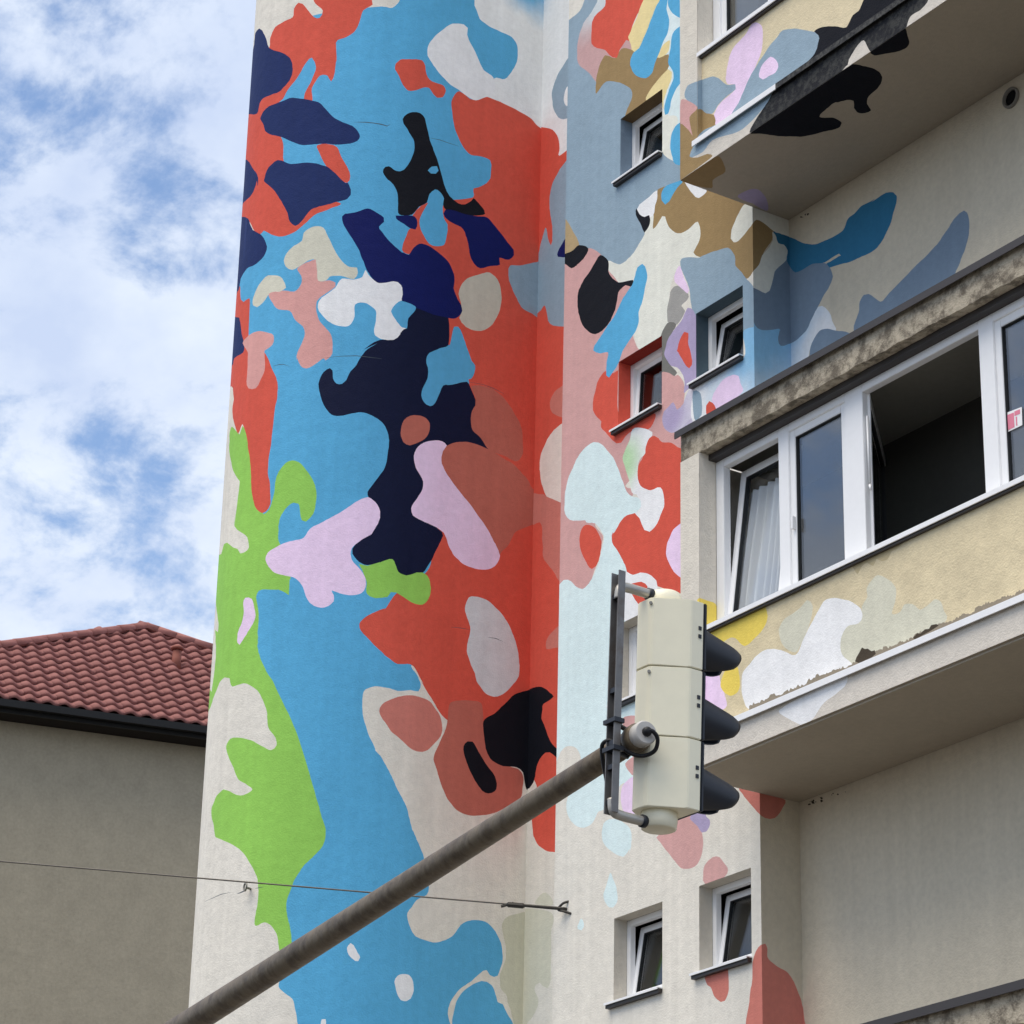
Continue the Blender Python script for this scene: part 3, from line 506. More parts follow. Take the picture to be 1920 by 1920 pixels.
# --- lower balcony
S('gold', 'JP', "s 150,870 240,880 330,920 350,1100 270,1120 150,1130")
S('gold', 'U', "s 240,1160 480,1040 800,930 850,1010 830,1130 740,1240 620,1340 500,1250 350,1330 230,1300")
S('pink', 'UPJ', "s 100,1500 340,1480 370,1650 420,1830 430,1960 100,1990")
S('gold', 'U', "s 450,1540 540,1530 570,1700 550,1800 480,1840 390,1780 380,1700")
S('greygreen', 'U', "s 1150,980 1250,880 1300,930 1280,1080 1200,1280 1130,1400 1000,1330 960,1200 1010,1080")
S('greygreen', 'U', "s 1560,1300 1600,1180 1660,1120 1760,1110 1795,1050 1790,950 1850,850 t 350,760 430,640 500,640 600,700 640,760 640,880 600,1010 680,1000 730,920 800,920 880,980 960,930 1030,870 1090,900 1120,990 1150,1040 1130,1100 800,1290 300,1500 100,1580 0,1500")
S('white', 'U', "s 1370,960 1430,880 1540,860 1680,890 1780,960 1795,1050 1760,1110 1660,1140 1600,1220 1580,1330 1600,1430 1680,1500 1700,1560 1300,1760 700,1980 630,1940 590,1800 595,1640 650,1540 760,1420 850,1370 980,1380 1130,1430 1200,1280 1290,1110")
S('white', 'L', "x 960,500 1100,400 1640,150 1620,250 1500,350 1380,450 1300,580 1190,640 1000,540")
_rg = random.Random(3)
def ragged(p0, p1, h0, h1, n, amp):
    """a torn strip of lost render running just above the drip rail"""
    up = []; lo = []
    for k in range(n+1):
        t = k/n; x = p0[0]+(p1[0]-p0[0])*t; y = p0[1]+(p1[1]-p0[1])*t
        h = h0+(h1-h0)*t+2.2*math.sin(t*31)+1.6*math.sin(t*83+1)
        up.append((x+_rg.uniform(-1, 1), y-h-_rg.random()**2*amp)); lo.append((x, y+10))
    return up+lo[::-1]
MURAL.append(('tooth', 'U', ragged((1405, 1331), (1925, 1108), 4, 5, 190, 6), None))
MURAL.append(('hole', 'U', [(1606, 1232), (1612, 1222), (1616, 1214), (1622, 1217), (1627, 1216), (1631, 1219), (1634, 1221), (1640, 1219), (1642, 1226), (1634, 1233), (1622, 1238), (1612, 1244), (1603, 1240)], None))
MURAL.append(('hole', 'U', [(1712, 1196), (1720, 1187), (1726, 1188), (1734, 1180), (1742, 1179), (1746, 1172), (1756, 1170), (1760, 1173), (1745, 1183), (1728, 1192), (1716, 1200)], None))
def crackline(pts, wd):
    L = [np.array(p, float) for p in pts]; a = []; b = []
    for i, p in enumerate(L):
        f = .6*wd*(.4+_rg.random())*(0 if i in (0, len(L)-1) else 1)+.15
        q = p+np.array((0, _rg.uniform(-1, 1)))
        a.append(tuple(q-np.array((0, f)))); b.append(tuple(q+np.array((0, f))))
    return a+b[::-1]
for pts, wd in (([(664, 228), (685, 229), (700, 230), (715, 233), (726, 236), (732, 233)], 1.1), ([(808, 258), (825, 263), (842, 268), (860, 273)], .8), ([(512, 687), (524, 684), (532, 683), (543, 686)], 1.1),
                ([(612, 670), (640, 668), (668, 668), (700, 670), (716, 673)], .7), ([(880, 716), (905, 721), (925, 728), (945, 738)], .7), ([(846, 1176), (862, 1178), (880, 1180)], .7), ([(915, 1194), (930, 1198), (943, 1203)], .7),
                ([(384, 1690), (400, 1683), (415, 1676), (432, 1673)], .8), ([(444, 1676), (452, 1674), (460, 1670), (463, 1667)], 1.8), ([(478, 1667), (486, 1664), (495, 1662)], .9)):
    MURAL.append(('crack', 'A', crackline(pts, wd), None))

# water stains below the balcony sill, mould specks where soffit meets wall
def stain(x0, x1, n, d0, d1):
    a = []; b = []
    for k in range(n+1):
        t = k/n; x = x0+(x1-x0)*t; y = 1169-.4665*(x-1332)
        a.append((x, y-8)); b.append((x+_rg.uniform(-2, 2), y+(d0+(d1-d0)*_rg.random())*min(1, 6*t, 6*(1-t))+4))
    return a+b[::-1]
_k = next(i for i, s_ in enumerate(MURAL) if s_[1] == 'U')
for x0, x1, n, a_, b_ in ((1470, 1570, 12, 10, 20), (1590, 1700, 12, 18, 34), (1712, 1800, 9, 6, 14)):
    MURAL.insert(_k, ('stain', 'U', curve(stain(x0, x1, n, a_, b_), 2), None))
for k in range(16):
    t = _rg.random()**1.6; x = 1515+70*t+_rg.uniform(-4, 4); y = 1508-.375*(x-1500)+_rg.uniform(1, 9); r_ = _rg.uniform(1.0, 2.8)
    MURAL.append(('mould', 'D', [(x+r_*_rg.uniform(.6, 1.3)*math.cos(a), y+r_*_rg.uniform(.5, 1.2)*math.sin(a)) for a in np.radians(np.arange(0, 360, 45))], None))
for k in range(7):
    x = 1498+_rg.uniform(0, 20); y = 407-.5*(x-1498)+_rg.uniform(0, 4); r_ = _rg.uniform(.9, 2.2)
    MURAL.append(('mould', 'D', [(x+r_*_rg.uniform(.6, 1.3)*math.cos(a), y+r_*_rg.uniform(.5, 1.2)*math.sin(a)) for a in np.radians(np.arange(0, 360, 45))], None))
# ------------------------------------------------------------------ cut each wall along the outlines: every patch becomes its own piece, edge to edge
def inside(poly, P):
    x, y = P[:, 0], P[:, 1]; r = np.zeros(len(P), bool)
    a = np.array(poly); b = np.roll(a, -1, 0)
    for (x0, y0), (x1, y1) in zip(a, b):
        if y0 == y1: continue
        c = ((y0 > y) != (y1 > y))
        r ^= c & (x < (x1-x0)*(y-y0)/(y1-y0)+x0)
    return r
def components(t):
    par = {}
    def find(a):
        while par[a] != a: par[a] = par[par[a]]; a = par[a]
        return a
    for f in t:
        for v in f: par.setdefault(v, v)
        r = find(f[0])
        for v in f[1:]: par[find(v)] = r
    g = {}
    for f in t: g.setdefault(find(f[0]), []).append(f)
    return [np.array(x) for x in g.values()]
def build_face(key, parent):
    F = FACES[key]
    x0, x1, z0, z1 = F['rect']
    V = []; Ed = []
    def loop(ps):
        n = len(V); V.extend(ps); Ed.extend([(n+i, n+(i+1) % len(ps)) for i in range(len(ps))])
    loop([(x0, z0), (x1, z0), (x1, z1), (x0, z1)])
    for a, b, c, d in F['holes']: loop([(a, c), (b, c), (b, d), (a, d)])
    for s in F['vlines']:
        n = len(V); V.extend([(s, z0), (s, z1)]); Ed.append((n, n+1))
    polys = []
    for pn, fs, pts, spray in MURAL:
        if key not in fs: continue
        q = [F['to2'](*p) for p in pts]
        if max(v[0] for v in q) < x0 or min(v[0] for v in q) > x1 or max(v[1] for v in q) < z0 or min(v[1] for v in q) > z1: continue
        loop(q); polys.append((pn, q, spray))
    vv, ee, ff, *_ = delaunay_2d_cdt([Vector(v) for v in V], Ed, [], 0, 1e-5, False)
    vv = np.array([(v.x, v.y) for v in vv]); tri = np.array([f for f in ff])
    cen = vv[tri].mean(1)
    keep = (cen[:, 0] > x0) & (cen[:, 0] < x1) & (cen[:, 1] > z0) & (cen[:, 1] < z1)
    for a, b, c, d in F['holes']: keep &= ~((cen[:, 0] > a) & (cen[:, 0] < b) & (cen[:, 1] > c) & (cen[:, 1] < d))
    tri, cen = tri[keep], cen[keep]
    lay = np.full(len(tri), -1)
    for i, (pn, q, sp) in enumerate(polys):
        a = np.array(q); lo, hi = a.min(0), a.max(0)
        m = np.where((cen >= lo).all(1) & (cen <= hi).all(1))[0]
        if len(m): lay[m[inside(q, cen[m])]] = i
    # dissolve slivers left between outlines that nearly coincide
    em = {}
    for k, f in enumerate(tri):
        for a, b in ((f[0], f[1]), (f[1], f[2]), (f[2], f[0])): em.setdefault((min(a, b), max(a, b)), []).append(k)
    nb = [[] for _ in tri]
    for ks in em.values():
        if len(ks) == 2: nb[ks[0]].append(ks[1]); nb[ks[1]].append(ks[0])
    P3 = vv[tri]; ar = np.abs((P3[:, 1, 0]-P3[:, 0, 0])*(P3[:, 2, 1]-P3[:, 0, 1])-(P3[:, 2, 0]-P3[:, 0, 0])*(P3[:, 1, 1]-P3[:, 0, 1]))/2
    small = {i for i, s_ in enumerate(polys) if s_[0] in ('crack', 'mould', 'hole', 'tooth')}
    seen = np.zeros(len(tri), bool)
    for k in range(len(tri)):
        if seen[k]: continue
        st = [k]; comp = []; seen[k] = True; bord = {}
        while st:
            c_ = st.pop(); comp.append(c_)
            for n_ in nb[c_]:
                if lay[n_] == lay[k]:
                    if not seen[n_]: seen[n_] = True; st.append(n_)
                else: bord[lay[n_]] = bord.get(lay[n_], 0)+1
        if ar[comp].sum() < .0022 and bord and lay[k] not in small:
            lay[comp] = max(bord, key=bord.get)
    def mk(name, t, m, par):
        ids = np.unique(t); ix = {v: i for i, v in enumerate(ids)}
        me = bpy.data.meshes.new(name)
        me.from_pydata([F['to3'](*vv[i]) for i in ids], [], [[ix[v] for v in f] for f in t])
        if key == 'A':
            for p in me.polygons: p.use_smooth = True
        return link(name, me, m, par)
    cs = sorted(components(tri[lay == -1]), key=len)
    base = mk(F['name'], cs[-1], F['base'], None)
    reparent_keep(base, parent) if parent.type == 'EMPTY' else setattr(base, 'parent', parent)
    holder = base if parent.type == 'EMPTY' else parent
    for c_ in cs[:-1]: mk(F['name'] if holder is not base else 'bare_plaster', c_, F['base'], holder)
    for i, (pn, q, sp) in enumerate(polys):
        t = tri[lay == i]
        if not len(t): continue
        if sp:
            (cx, cy), rad, c1, c2 = sp
            c3 = F['to3'](*F['to2'](cx, cy))
            m = mat('paint_spray_%s_%d' % (key, i), PAINT[c2], rough=.72, bump=.35, var=.05, streak=.06, spec=.12, spray=(c3, rad, PAINT[c1]))
        else: m = paint(pn)
        nm = dict(crack='crack', tooth='crumbled_edge', stain='water_stain', hole='render_hole', mould='mould_spot').get(pn, 'paint_patch')
        for tc_ in components(t):
            o = mk(nm, tc_, m, holder)
            o['label'] = ('%s in the %s' if nm in ('crack', 'render_hole') else '%s strip of lost render on the %s' if nm == 'crumbled_edge' else '%s on the %s' if nm in ('water_stain', 'mould_spot') else '%s paint patch on the %s') % (NICE.get(pn, pn), F['label'])
    return base

bld = empty('apartment_building', (XE, YC, 0), 'tall apartment building covered in a colourful blob mural, with balconies and a rounded wing', 'building')
def bpart(o): reparent_keep(o, bld); return o
for k in 'ABCED': build_face(k, bld)
# walls that close the plan but face away, and the roof
def quad(name, pts, m, parent=None):
    me = bpy.data.meshes.new(name); me.from_pydata(pts, [], [list(range(len(pts)))]); return link(name, me, m, parent)
XW = CX-RHO
for a, b in (((XC0, YB), (XC0, YC)), ((XR, YD), (XR, YBACK)), ((XR, YBACK), (XW, YBACK)), ((XW, YBACK), (XW, YCN))):
    bpart(quad('wall', [(*a, 0), (*b, 0), (*b, ZTOP), (*a, ZTOP)], plaster))
plan = [(XA, YB), (XC0, YB), (XC0, YC), (XE, YC), (XE, YD), (XR, YD), (XR, YBACK), (XW, YBACK)] + [(CX+RHO*math.cos(a), YCN+RHO*math.sin(a)) for a in np.radians(np.arange(-180, .1, 6))]
bm = bmesh.new()
f = bm.faces.new([bm.verts.new((x, y, ZTOP+.002)) for x, y in plan])
bmesh.ops.triangulate(bm, faces=[f]); g = bmesh.ops.extrude_face_region(bm, geom=bm.faces[:])
bmesh.ops.translate(bm, verts=[v for v in g['geom'] if isinstance(v, bmesh.types.BMVert)], vec=(0, 0, .35))
bpart(bm_obj('roof', bm, concrete))

# ------------------------------------------------------------------ small stairwell windows, tilted inwards
def rect_frame(bm, x0, x1, z0, z1, wd, y0, y1, mtx=None):
    for a, b in (((x0, z0), (x0+wd, z1)), ((x1-wd, z0), (x1, z1)), ((x0+wd, z0), (x1-wd, z0+wd)), ((x0+wd, z1-wd), (x1-wd, z1))):
        add_box(bm, (a[0], y0, a[1]), (b[0], y1, b[1]), mtx)
def soft(bm, off=.004): bmesh.ops.bevel(bm, geom=bm.edges[:], offset=off, segments=2, affect='EDGES', clamp_overlap=True)
def small_window(x0, x1, z0, z1, jm, hm, tilt, depth=.145):
    yf = YC+depth
    bm = bmesh.new(); rect_frame(bm, x0, x1, z0, z1, .055, yf, yf+.06); soft(bm)
    win = bpart(bm_obj('window', bm, pvc))
    # plastered reveals, a hair inside the opening
    def rev(pts, m): o = quad('reveal', pts, m, win)
    e = .001
    rev([(x0+e, YC, z0), (x0+e, yf, z0), (x0+e, yf, z1), (x0+e, YC, z1)], jm)
    rev([(x1-e, YC, z0), (x1-e, yf, z0), (x1-e, yf, z1), (x1-e, YC, z1)], jm)
    rev([(x0, YC, z1-e), (x1, YC, z1-e), (x1, yf, z1-e), (x0, yf, z1-e)], hm)
    bm = bmesh.new()
    add_box(bm, (x0-.07, YC-.062, z0-.016), (x1+.005, YC-.054, z0+.004)); add_box(bm, (x0-.07, YC-.054, z0-.006), (x1+.005, YC-.001, z0+.004)); add_box(bm, (x0+.002, YC-.001, z0-.006), (x1-.002, yf, z0+.004))
    bm_obj('sill', bm, metal_white, win)
    box('sill_shade_strip', (x0-.062, YC-.046, z0-.045), (x1+.0, YC-.002, z0-.007), metal_dark, win)  # shade and dirt under the sill, put in as a dark strip
    mt = Matrix.Translation((0, yf+.015, z0+.045)) @ Matrix.Rotation(-math.radians(tilt), 4, 'X') @ Matrix.Translation((0, -yf-.015, -z0-.045))
    bm = bmesh.new(); rect_frame(bm, x0+.045, x1-.045, z0+.045, z1-.045, .062, yf+.012, yf+.07); soft(bm); bm.transform(mt)
    bm_obj('sash', bm, pvc, win)
    bm = bmesh.new(); rect_frame(bm, x0+.105, x1-.105, z0+.105, z1-.105, .008, yf+.02, yf+.06); bm.transform(mt)
    bm_obj('gasket', bm, gasket, win)
    bm = bmesh.new(); add_box(bm, (x0+.10, yf+.036, z0+.10), (x1-.10, yf+.046, z1-.10)); bm.transform(mt)
    bm_obj('pane', bm, pane_small, win)
    bm = bmesh.new(); y1 = yf+1.6; X0, X1, Z0, Z1 = x0-.5, min(x1+.3, XE-.02), z0-.8, z1+.25; yy = yf+.062
    for ps in (((X0, y1, Z0), (X1, y1, Z0), (X1, y1, Z1), (X0, y1, Z1)), ((X0, yy, Z0), (X0, y1, Z0), (X0, y1, Z1), (X0, yy, Z1)), ((X1, yy, Z0), (X1, y1, Z0), (X1, y1, Z1), (X1, yy, Z1)),
               ((X0, yy, Z0), (X1, yy, Z0), (X1, y1, Z0), (X0, y1, Z0)), ((X0, yy, Z1), (X1, yy, Z1), (X1, y1, Z1), (X0, y1, Z1)),
               ((X0, yy, Z0), (x0, yy, Z0), (x0, yy, Z1), (X0, yy, Z1)), ((x1, yy, Z0), (X1, yy, Z0), (X1, yy, Z1), (x1, yy, Z1)),
               ((x0, yy, Z0), (x1, yy, Z0), (x1, yy, z0), (x0, yy, z0)), ((x0, yy, z1), (x1, yy, z1), (x1, yy, Z1), (x0, yy, Z1))):
        bm.faces.new([bm.verts.new(p) for p in ps])
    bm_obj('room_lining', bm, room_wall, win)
    return win
rv = mat('reveal_plaster', (186, 180, 168), rough=.9, bump=.4, var=.05)
for (a, b, c, d), jm, hm, tl in zip(WIN, (paint('slate'), paint('red'), paint('shadedslate'), rv, rv, rv), (paint('shadedbrown'), paint('shadedred'), paint('shadedslate'), rv, rv, rv), (9, 3, 10, 0, 9, 9)):  # upper reveals take darkened paints, with shade and dirt in the colour
    small_window(a, b, c, d, jm, hm, tl)

# ------------------------------------------------------------------ balconies with glazed windows
curtain_m = None
def balcony(which):
    dz = BAL[which]
    s0, dr, si, li, cp = S0+dz, DR+dz, SI+dz, LI+dz, CP+dz
    X0 = XE+.004
    bm = bmesh.new()                                            # slab, end wall and end pier in one piece
    add_box(bm, (XE+.002, YF, s0), (BX1, YD-.006, dr+.03))
    add_box(bm, (XE+.002, YF+.3, dr+.03), (XE+.14, YC-.002, li))
    add_box(bm, (BX1-.16, YF, dr+.03), (BX1, YD-.006, li))
    add_box(bm, (XE+.002, YF, dr+.03), (PIER, YG+.07, li))
    bal = bpart(bm_obj('balcony', bm, plaster_pier))
    box('parapet', (PIER, YP+.004, dr+.03), (BX1-.16, YP+.14, si-.014), parapet_m, bal)
    bm = bmesh.new(); add_box(bm, (XE+.002, YF, li), (BX1, YF+.26, cp)); 
    bmesh.ops.subdivide_edges(bm, edges=[e for e in bm.edges if abs(e.verts[0].co.x-e.verts[1].co.x) > 1], cuts=120)
    for v in bm.verts:
        if XE+.1 < v.co.x < BX1-.1 and v.co.y < YF+.1: v.co += Vector((0, _rg.uniform(-.006, .004), _rg.uniform(-.008, .006) if v.co.z < cp-.1 else 0))
    bm_obj('lintel', bm, lichen, bal)
    bm = bmesh.new(); add_box(bm, (XE-.03, YF-.05, cp+.004), (BX1+.03, YD-.006, cp+.026)); add_box(bm, (XE-.03, YF-.052, cp-.042), (BX1+.03, YF-.040, cp+.004))
    bm_obj('cap', bm, metal_dark, bal)
    box('shutter_track', (PIER+.004, YF+.1, li-.055), (BX1-.16, YG+.02, li-.002), metal_dark, bal)
    if which == 'low': box('drip_nib', (XE+.01, YF+.02, s0-.022), (BX1, YF+.045, s0-.003), soffit_m, bal)
    if which == 'base': return bal
    # drip rail and window sill
    def rail(x0, x1, m):
        bm = bmesh.new()
        sec = [(YF+.05, dr+.034), (YF-.045, dr+.012), (YF-.045, dr-.044), (YF-.035, dr-.044), (YF-.035, dr+.002), (YF+.05, dr+.024)]
        lo = [bm.verts.new((x0, y, z)) for y, z in sec]; hi = [bm.verts.new((x1, y, z)) for y, z in sec]
        for i in range(6): bm.faces.new((lo[i], lo[(i+1) % 6], hi[(i+1) % 6], hi[i]))
        bm.faces.new(lo); bm.faces.new(hi[::-1])
        return bm_obj('drip_rail', bm, m, bal)
    if which == 'up':
        xs = on_y(1461, 160, YF).x
        rail(-18.545, xs, metal_white); rail(xs+.001, BX1, metal_black)
    else: rail(-18.60, BX1, metal_white)
    bm = bmesh.new(); add_box(bm, (PIER-.012, YF-.005, si-.03), (BX1-.16, YF+.006, si+.012)); add_box(bm, (PIER+.004, YF+.006, si), (BX1-.16, YG+.03, si+.012))
    bm_obj('sill', bm, metal_white, bal)
    box('sill_shade_strip', (PIER+.01, YF+.012, si-.05), (BX1-.16, YP-.002, si-.002), metal_dark, bal)  # dark strip standing in for the shade beneath the balcony sill
    zb, zt = si+.012, li-.055
    bays = [(-18.39, -17.62, 't'), (-17.48, -16.73, 'f'), (-16.50, -15.075, 'o'), (-14.905, -14.10, 'f'), (-13.96, -13.21, 'f'), (-12.98, -11.55, 'f'), (-11.38, -10.6, 'f'), (-10.46, -9.66, 'f')]
    if which == 'up': bays = [(a, b, 'f') for a, b, c in bays]
    bm = bmesh.new()
    xs = [PIER+.006]+[v for b in bays for v in b[:2]]+[BX1-.16]
    for i in range(0, len(xs), 2): add_box(bm, (xs[i], YG, zb), (xs[i+1], YG+.075, zt))
    for a, b, c in bays: add_box(bm, (a, YG, zt-.075), (b, YG+.075, zt)); add_box(bm, (a, YG, zb), (b, YG+.075, zb+.05))
    soft(bm); bm_obj('window_frame', bm, pvc, bal)
    zb2, zt2 = zb+.045, zt-.07
    for a, b, kind in bays:
        a2, b2 = a-.006, b+.006
        if kind == 't': mt = Matrix.Translation((0, YG+.05, zb2)) @ Matrix.Rotation(-math.radians(7), 4, 'X') @ Matrix.Translation((0, -YG-.05, -zb2))
        elif kind == 'o': mt = Matrix.Translation((a2, YG+.05, 0)) @ Matrix.Rotation(math.radians(134), 4, 'Z') @ Matrix.Translation((-a2, -YG-.05, 0))
        else: mt = Matrix.Identity(4)
        bm = bmesh.new(); rect_frame(bm, a2, b2, zb2, zt2, .075, YG+.018, YG+.085); soft(bm); bm.transform(mt); bm_obj('sash', bm, pvc, bal)
        bm = bmesh.new(); rect_frame(bm, a2+.074, b2-.074, zb2+.074, zt2-.074, .009, YG+.026, YG+.075); bm.transform(mt); bm_obj('gasket', bm, gasket, bal)
        bm = bmesh.new(); add_box(bm, (a2+.07, YG+.044, zb2+.07), (b2-.07, YG+.056, zt2-.07)); bm.transform(mt); bm_obj('pane', bm, pane_c if kind == 't' else pane_m, bal)
    # lining of the room behind the glass
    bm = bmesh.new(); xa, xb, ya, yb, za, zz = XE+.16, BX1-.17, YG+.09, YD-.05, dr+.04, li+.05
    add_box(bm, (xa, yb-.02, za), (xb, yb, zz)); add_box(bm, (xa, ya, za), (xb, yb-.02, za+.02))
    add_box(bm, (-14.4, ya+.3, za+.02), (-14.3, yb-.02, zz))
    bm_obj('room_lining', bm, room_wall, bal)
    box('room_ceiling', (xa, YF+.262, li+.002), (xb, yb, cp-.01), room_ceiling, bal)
    return bal
BALO = {k: balcony(k) for k in ('low', 'up', 'base')}
for k, dz in (('upljf', 'up'), ('UPLJG', 'low')):
    for c in k: build_face(c, BALO[dz])
# stay bar on the reveal side of the open casement
lo = BALO['low']
hp = on_y(1626, 780, YG+.03); hq = on_y(1631, 905, YG+.03)
bm = bmesh.new(); add_tube(bm, [hp, hq], .011, 8); add_tube(bm, [hq-Vector((0, 0, .02)), hq+Vector((.02, -.01, -.07))], .012, 8)
bm_obj('window_handle', bm, pvc, lo, True)
# handles on the closed sashes
for xx in (-17.43, -14.13): box('window_handle', (xx-.012, YG-.02, SI+.62), (xx+.012, YG+.018, SI+.74), pvc, lo, .004)
# vent pipe mouth in the loggia wall
vp = on_y(1897, 184, YD)
bm = bmesh.new()
ring = [(.098, 0), (.098, -.022), (.078, -.026), (.076, .0), (.066, .0), (.064, .20)]
rs = [[bm.verts.new((vp.x+r*math.cos(2*math.pi*k/32), YD+y, vp.z+r*math.sin(2*math.pi*k/32))) for k in range(32)] for r, y in ring]
for r0, r1 in zip(rs, rs[1:]):
    for k in range(32): bm.faces.new((r0[k], r0[(k+1) % 32], r1[(k+1) % 32], r1[k]))
vent = bpart(bm_obj('vent_pipe', bm, mat('vent_plastic', (120, 116, 108), rough=.6), None, True))
bm = bmesh.new(); bm.faces.new([bm.verts.new((vp.x+.066*math.cos(2*math.pi*k/32), YD-.004, vp.z+.066*math.sin(2*math.pi*k/32))) for k in range(32)])
bm_obj('vent_mouth', bm, mat('vent_dark', (14, 14, 14), rough=1, var=0), vent)

# sheer curtain behind the tilted sash
cm = bpy.data.materials.new('sheer_cloth'); cm.use_nodes = True
t = cm.node_tree; b = t.nodes['Principled BSDF']; b.inputs['Base Color'].default_value = (.78, .78, .82, 1); b.inputs['Roughness'].default_value = .9
ts = t.nodes.new('ShaderNodeBsdfTransparent'); mxs = t.nodes.new('ShaderNodeMixShader'); mxs.inputs[0].default_value = .85
t.links.new(ts.outputs[0], mxs.inputs[1]); t.links.new(b.outputs[0], mxs.inputs[2]); t.links.new(mxs.outputs[0], t.nodes['Material Output'].inputs[0])
bm = bmesh.new(); nx, nz = 90, 14; x0, x1, z0, z1 = -18.36, -17.66, SI+.02, LI-.32
g = [[None]*(nz+1) for _ in range(nx+1)]
for i in range(nx+1):
    for j in range(nz+1):
        u, v = i/nx, j/nz
        fold = .034*math.sin(u*46+1.3*math.sin(u*9)+.5*math.sin(v*3+u*6))*(1.15-.5*v)
        g[i][j] = bm.verts.new((x0+(x1-x0)*u+.06*(1-v)*(u-.6)*math.sin(v*2.5), YG+.11+.17*v+fold, z0+(z1-z0)*v))
for i in range(nx):
    for j in range(nz): bm.faces.new((g[i][j], g[i+1][j], g[i+1][j+1], g[i][j+1]))
cur = bm_obj('curtain', bm, cm, None, True)
tag(cur, 'sheer white curtain hanging behind the tilted balcony window', 'curtain')
# paper notice stuck behind the balcony pane
npx = [(1885, 775), (1916, 763), (1917, 797), (1888, 811)]
nq = [on_y(x, y, YG+.038) for x, y in npx]
paper = mat('paper', (236, 222, 224), rough=.7, var=.02); pinkp = mat('paper_print', (206, 120, 140), rough=.7, var=.04)
def quad_at(u0, u1, v0, v1, y):
    out = []
    for u, v in ((u0, v0), (u1, v0), (u1, v1), (u0, v1)):
        a = nq[0]*(1-u)+nq[1]*u; c = nq[3]*(1-u)+nq[2]*u; p = a*(1-v)+c*v; out.append(Vector((p.x, y, p.z)))
    return out
def card(name, u0, u1, v0, v1, y, th, m, par=None):
    f = quad_at(u0, u1, v0, v1, y); bk = quad_at(u0, u1, v0, v1, y+th)
    me = bpy.data.meshes.new(name); me.from_pydata(f+bk, [], [(0, 1, 2, 3), (7, 6, 5, 4), (0, 4, 5, 1), (1, 5, 6, 2), (2, 6, 7, 3), (3, 7, 4, 0)]); return link(name, me, m, par)
nt_ = tag(card('paper_notice', 0, 1, 0, 1, YG+.036, .003, paper), 'small pink and white paper notice on the balcony window pane', 'notice')
card('print_block', .08, .52, .14, .92, YG+.034, .001, pinkp, nt_); card('print_block', .56, .90, .10, .34, YG+.034, .001, pinkp, nt_); card('print_block', .62, .70, .42, .90, YG+.034, .001, pinkp, nt_)
# ------------------------------------------------------------------ eye bolt in the rounded wall and the span wire
steel = mat('galvanised_steel', (120, 118, 112), rough=.5, metal=.6, var=.1)
rusty = mat('rusty_steel', (112, 100, 86), rough=.65, metal=.3, var=.12, vscale=9, dirt=.6, dirt_rgb=(96, 74, 54), dirt_scale=7)
pa = Vector(A_3d(*A_sz(470, 1667)))
nrm = (pa-Vector((CX, YCN, pa.z))).normalized()
bm = bmesh.new(); tgt = Vector((-nrm.y, nrm.x, 0))
add_tube(bm, [pa-nrm*.01, pa+nrm*.06], .012, 8)
c = pa+nrm*.085; add_tube(bm, [c+(nrm*math.cos(a)*.5+tgt*math.cos(a)*.85+Vector((0, 0, 1))*math.sin(a))*.038 for a in np.radians(np.arange(0, 361, 20))], .009, 8, False)
bpart(bm_obj('eye_bolt', bm, steel, None, True))
# wire: leaves the stair wall beside its corner and runs clear of the rounded wall
h0 = on_y(1057, 1704, YC-.03)
def on_plan_line(x, y, p, d):
    r = ray(x, y); # t*r.xy = p + k*d
    det = r.x*(-d.y)-(-d.x)*r.y; tt = (p.x*(-d.y)-(-d.x)*p.y)/det
    return r*tt+Vector((0, 0, CAMZ))
pdir = Vector((-.66, -.75, 0))
wl = on_plan_line(0, 1615, h0, pdir)
far = h0+(wl-h0)*1.9
wm = tag(tube('span_wire', [h0+(far-h0)*t-Vector((0, 0, .25*4*t*(1-t)*0)) for t in np.linspace(0, 1, 24)], .0075, mat('wire_steel', (92, 88, 82), rough=.5, metal=.5, var=.1), seg=8), 'thin steel span wire crossing in front of the mural from the stair wall', 'wire')
tb = on_plan_line(963, 1697, h0, pdir); dr_ = (far-h0).normalized()
bm = bmesh.new(); add_tube(bm, [tb-dr_*.11, tb-dr_*.09, tb+dr_*.05, tb+dr_*.07], [.012, .026, .026, .012], 8); add_tube(bm, [tb+dr_*.0+Vector((0, 0, .02)), tb+dr_*.12+Vector((0, 0, -.025))], .013, 8)
bm_obj('turnbuckle', bm, mat('dark_steel', (60, 58, 54), rough=.5, metal=.5, var=.1), wm)
bm = bmesh.new(); add_tube(bm, [h0+Vector((0, .03, 0)), h0, h0+dr_*.5], [.016, .018, .015], 8); add_tube(bm, smooth_path([h0+Vector((.03, .035, .07)), h0+Vector((.0, -.01, .05)), h0+Vector((-.05, -.03, .0)), h0+Vector((.02, -.01, -.03)), h0+Vector((.08, .035, -.06))], 4), .012, 8)
bm_obj('wall_hook', bm, MATS['dark_steel'], wm)
pole2 = empty('wire_mast', (far.x, far.y, 0), 'grey steel mast holding the far end of the span wire', 'mast')
tube('pole', [(0, 0, 0), (0, 0, far.z+.5)], [.11, .08], steel, pole2)
tube('base_collar', [(0, 0, 0), (0, 0, .35)], [.16, .14], steel, pole2)

# ------------------------------------------------------------------ neighbouring house with tiled hip roof
HD = 51.0
e0 = at_depth(0, 1310, HD)
hv = ray(0, 0)
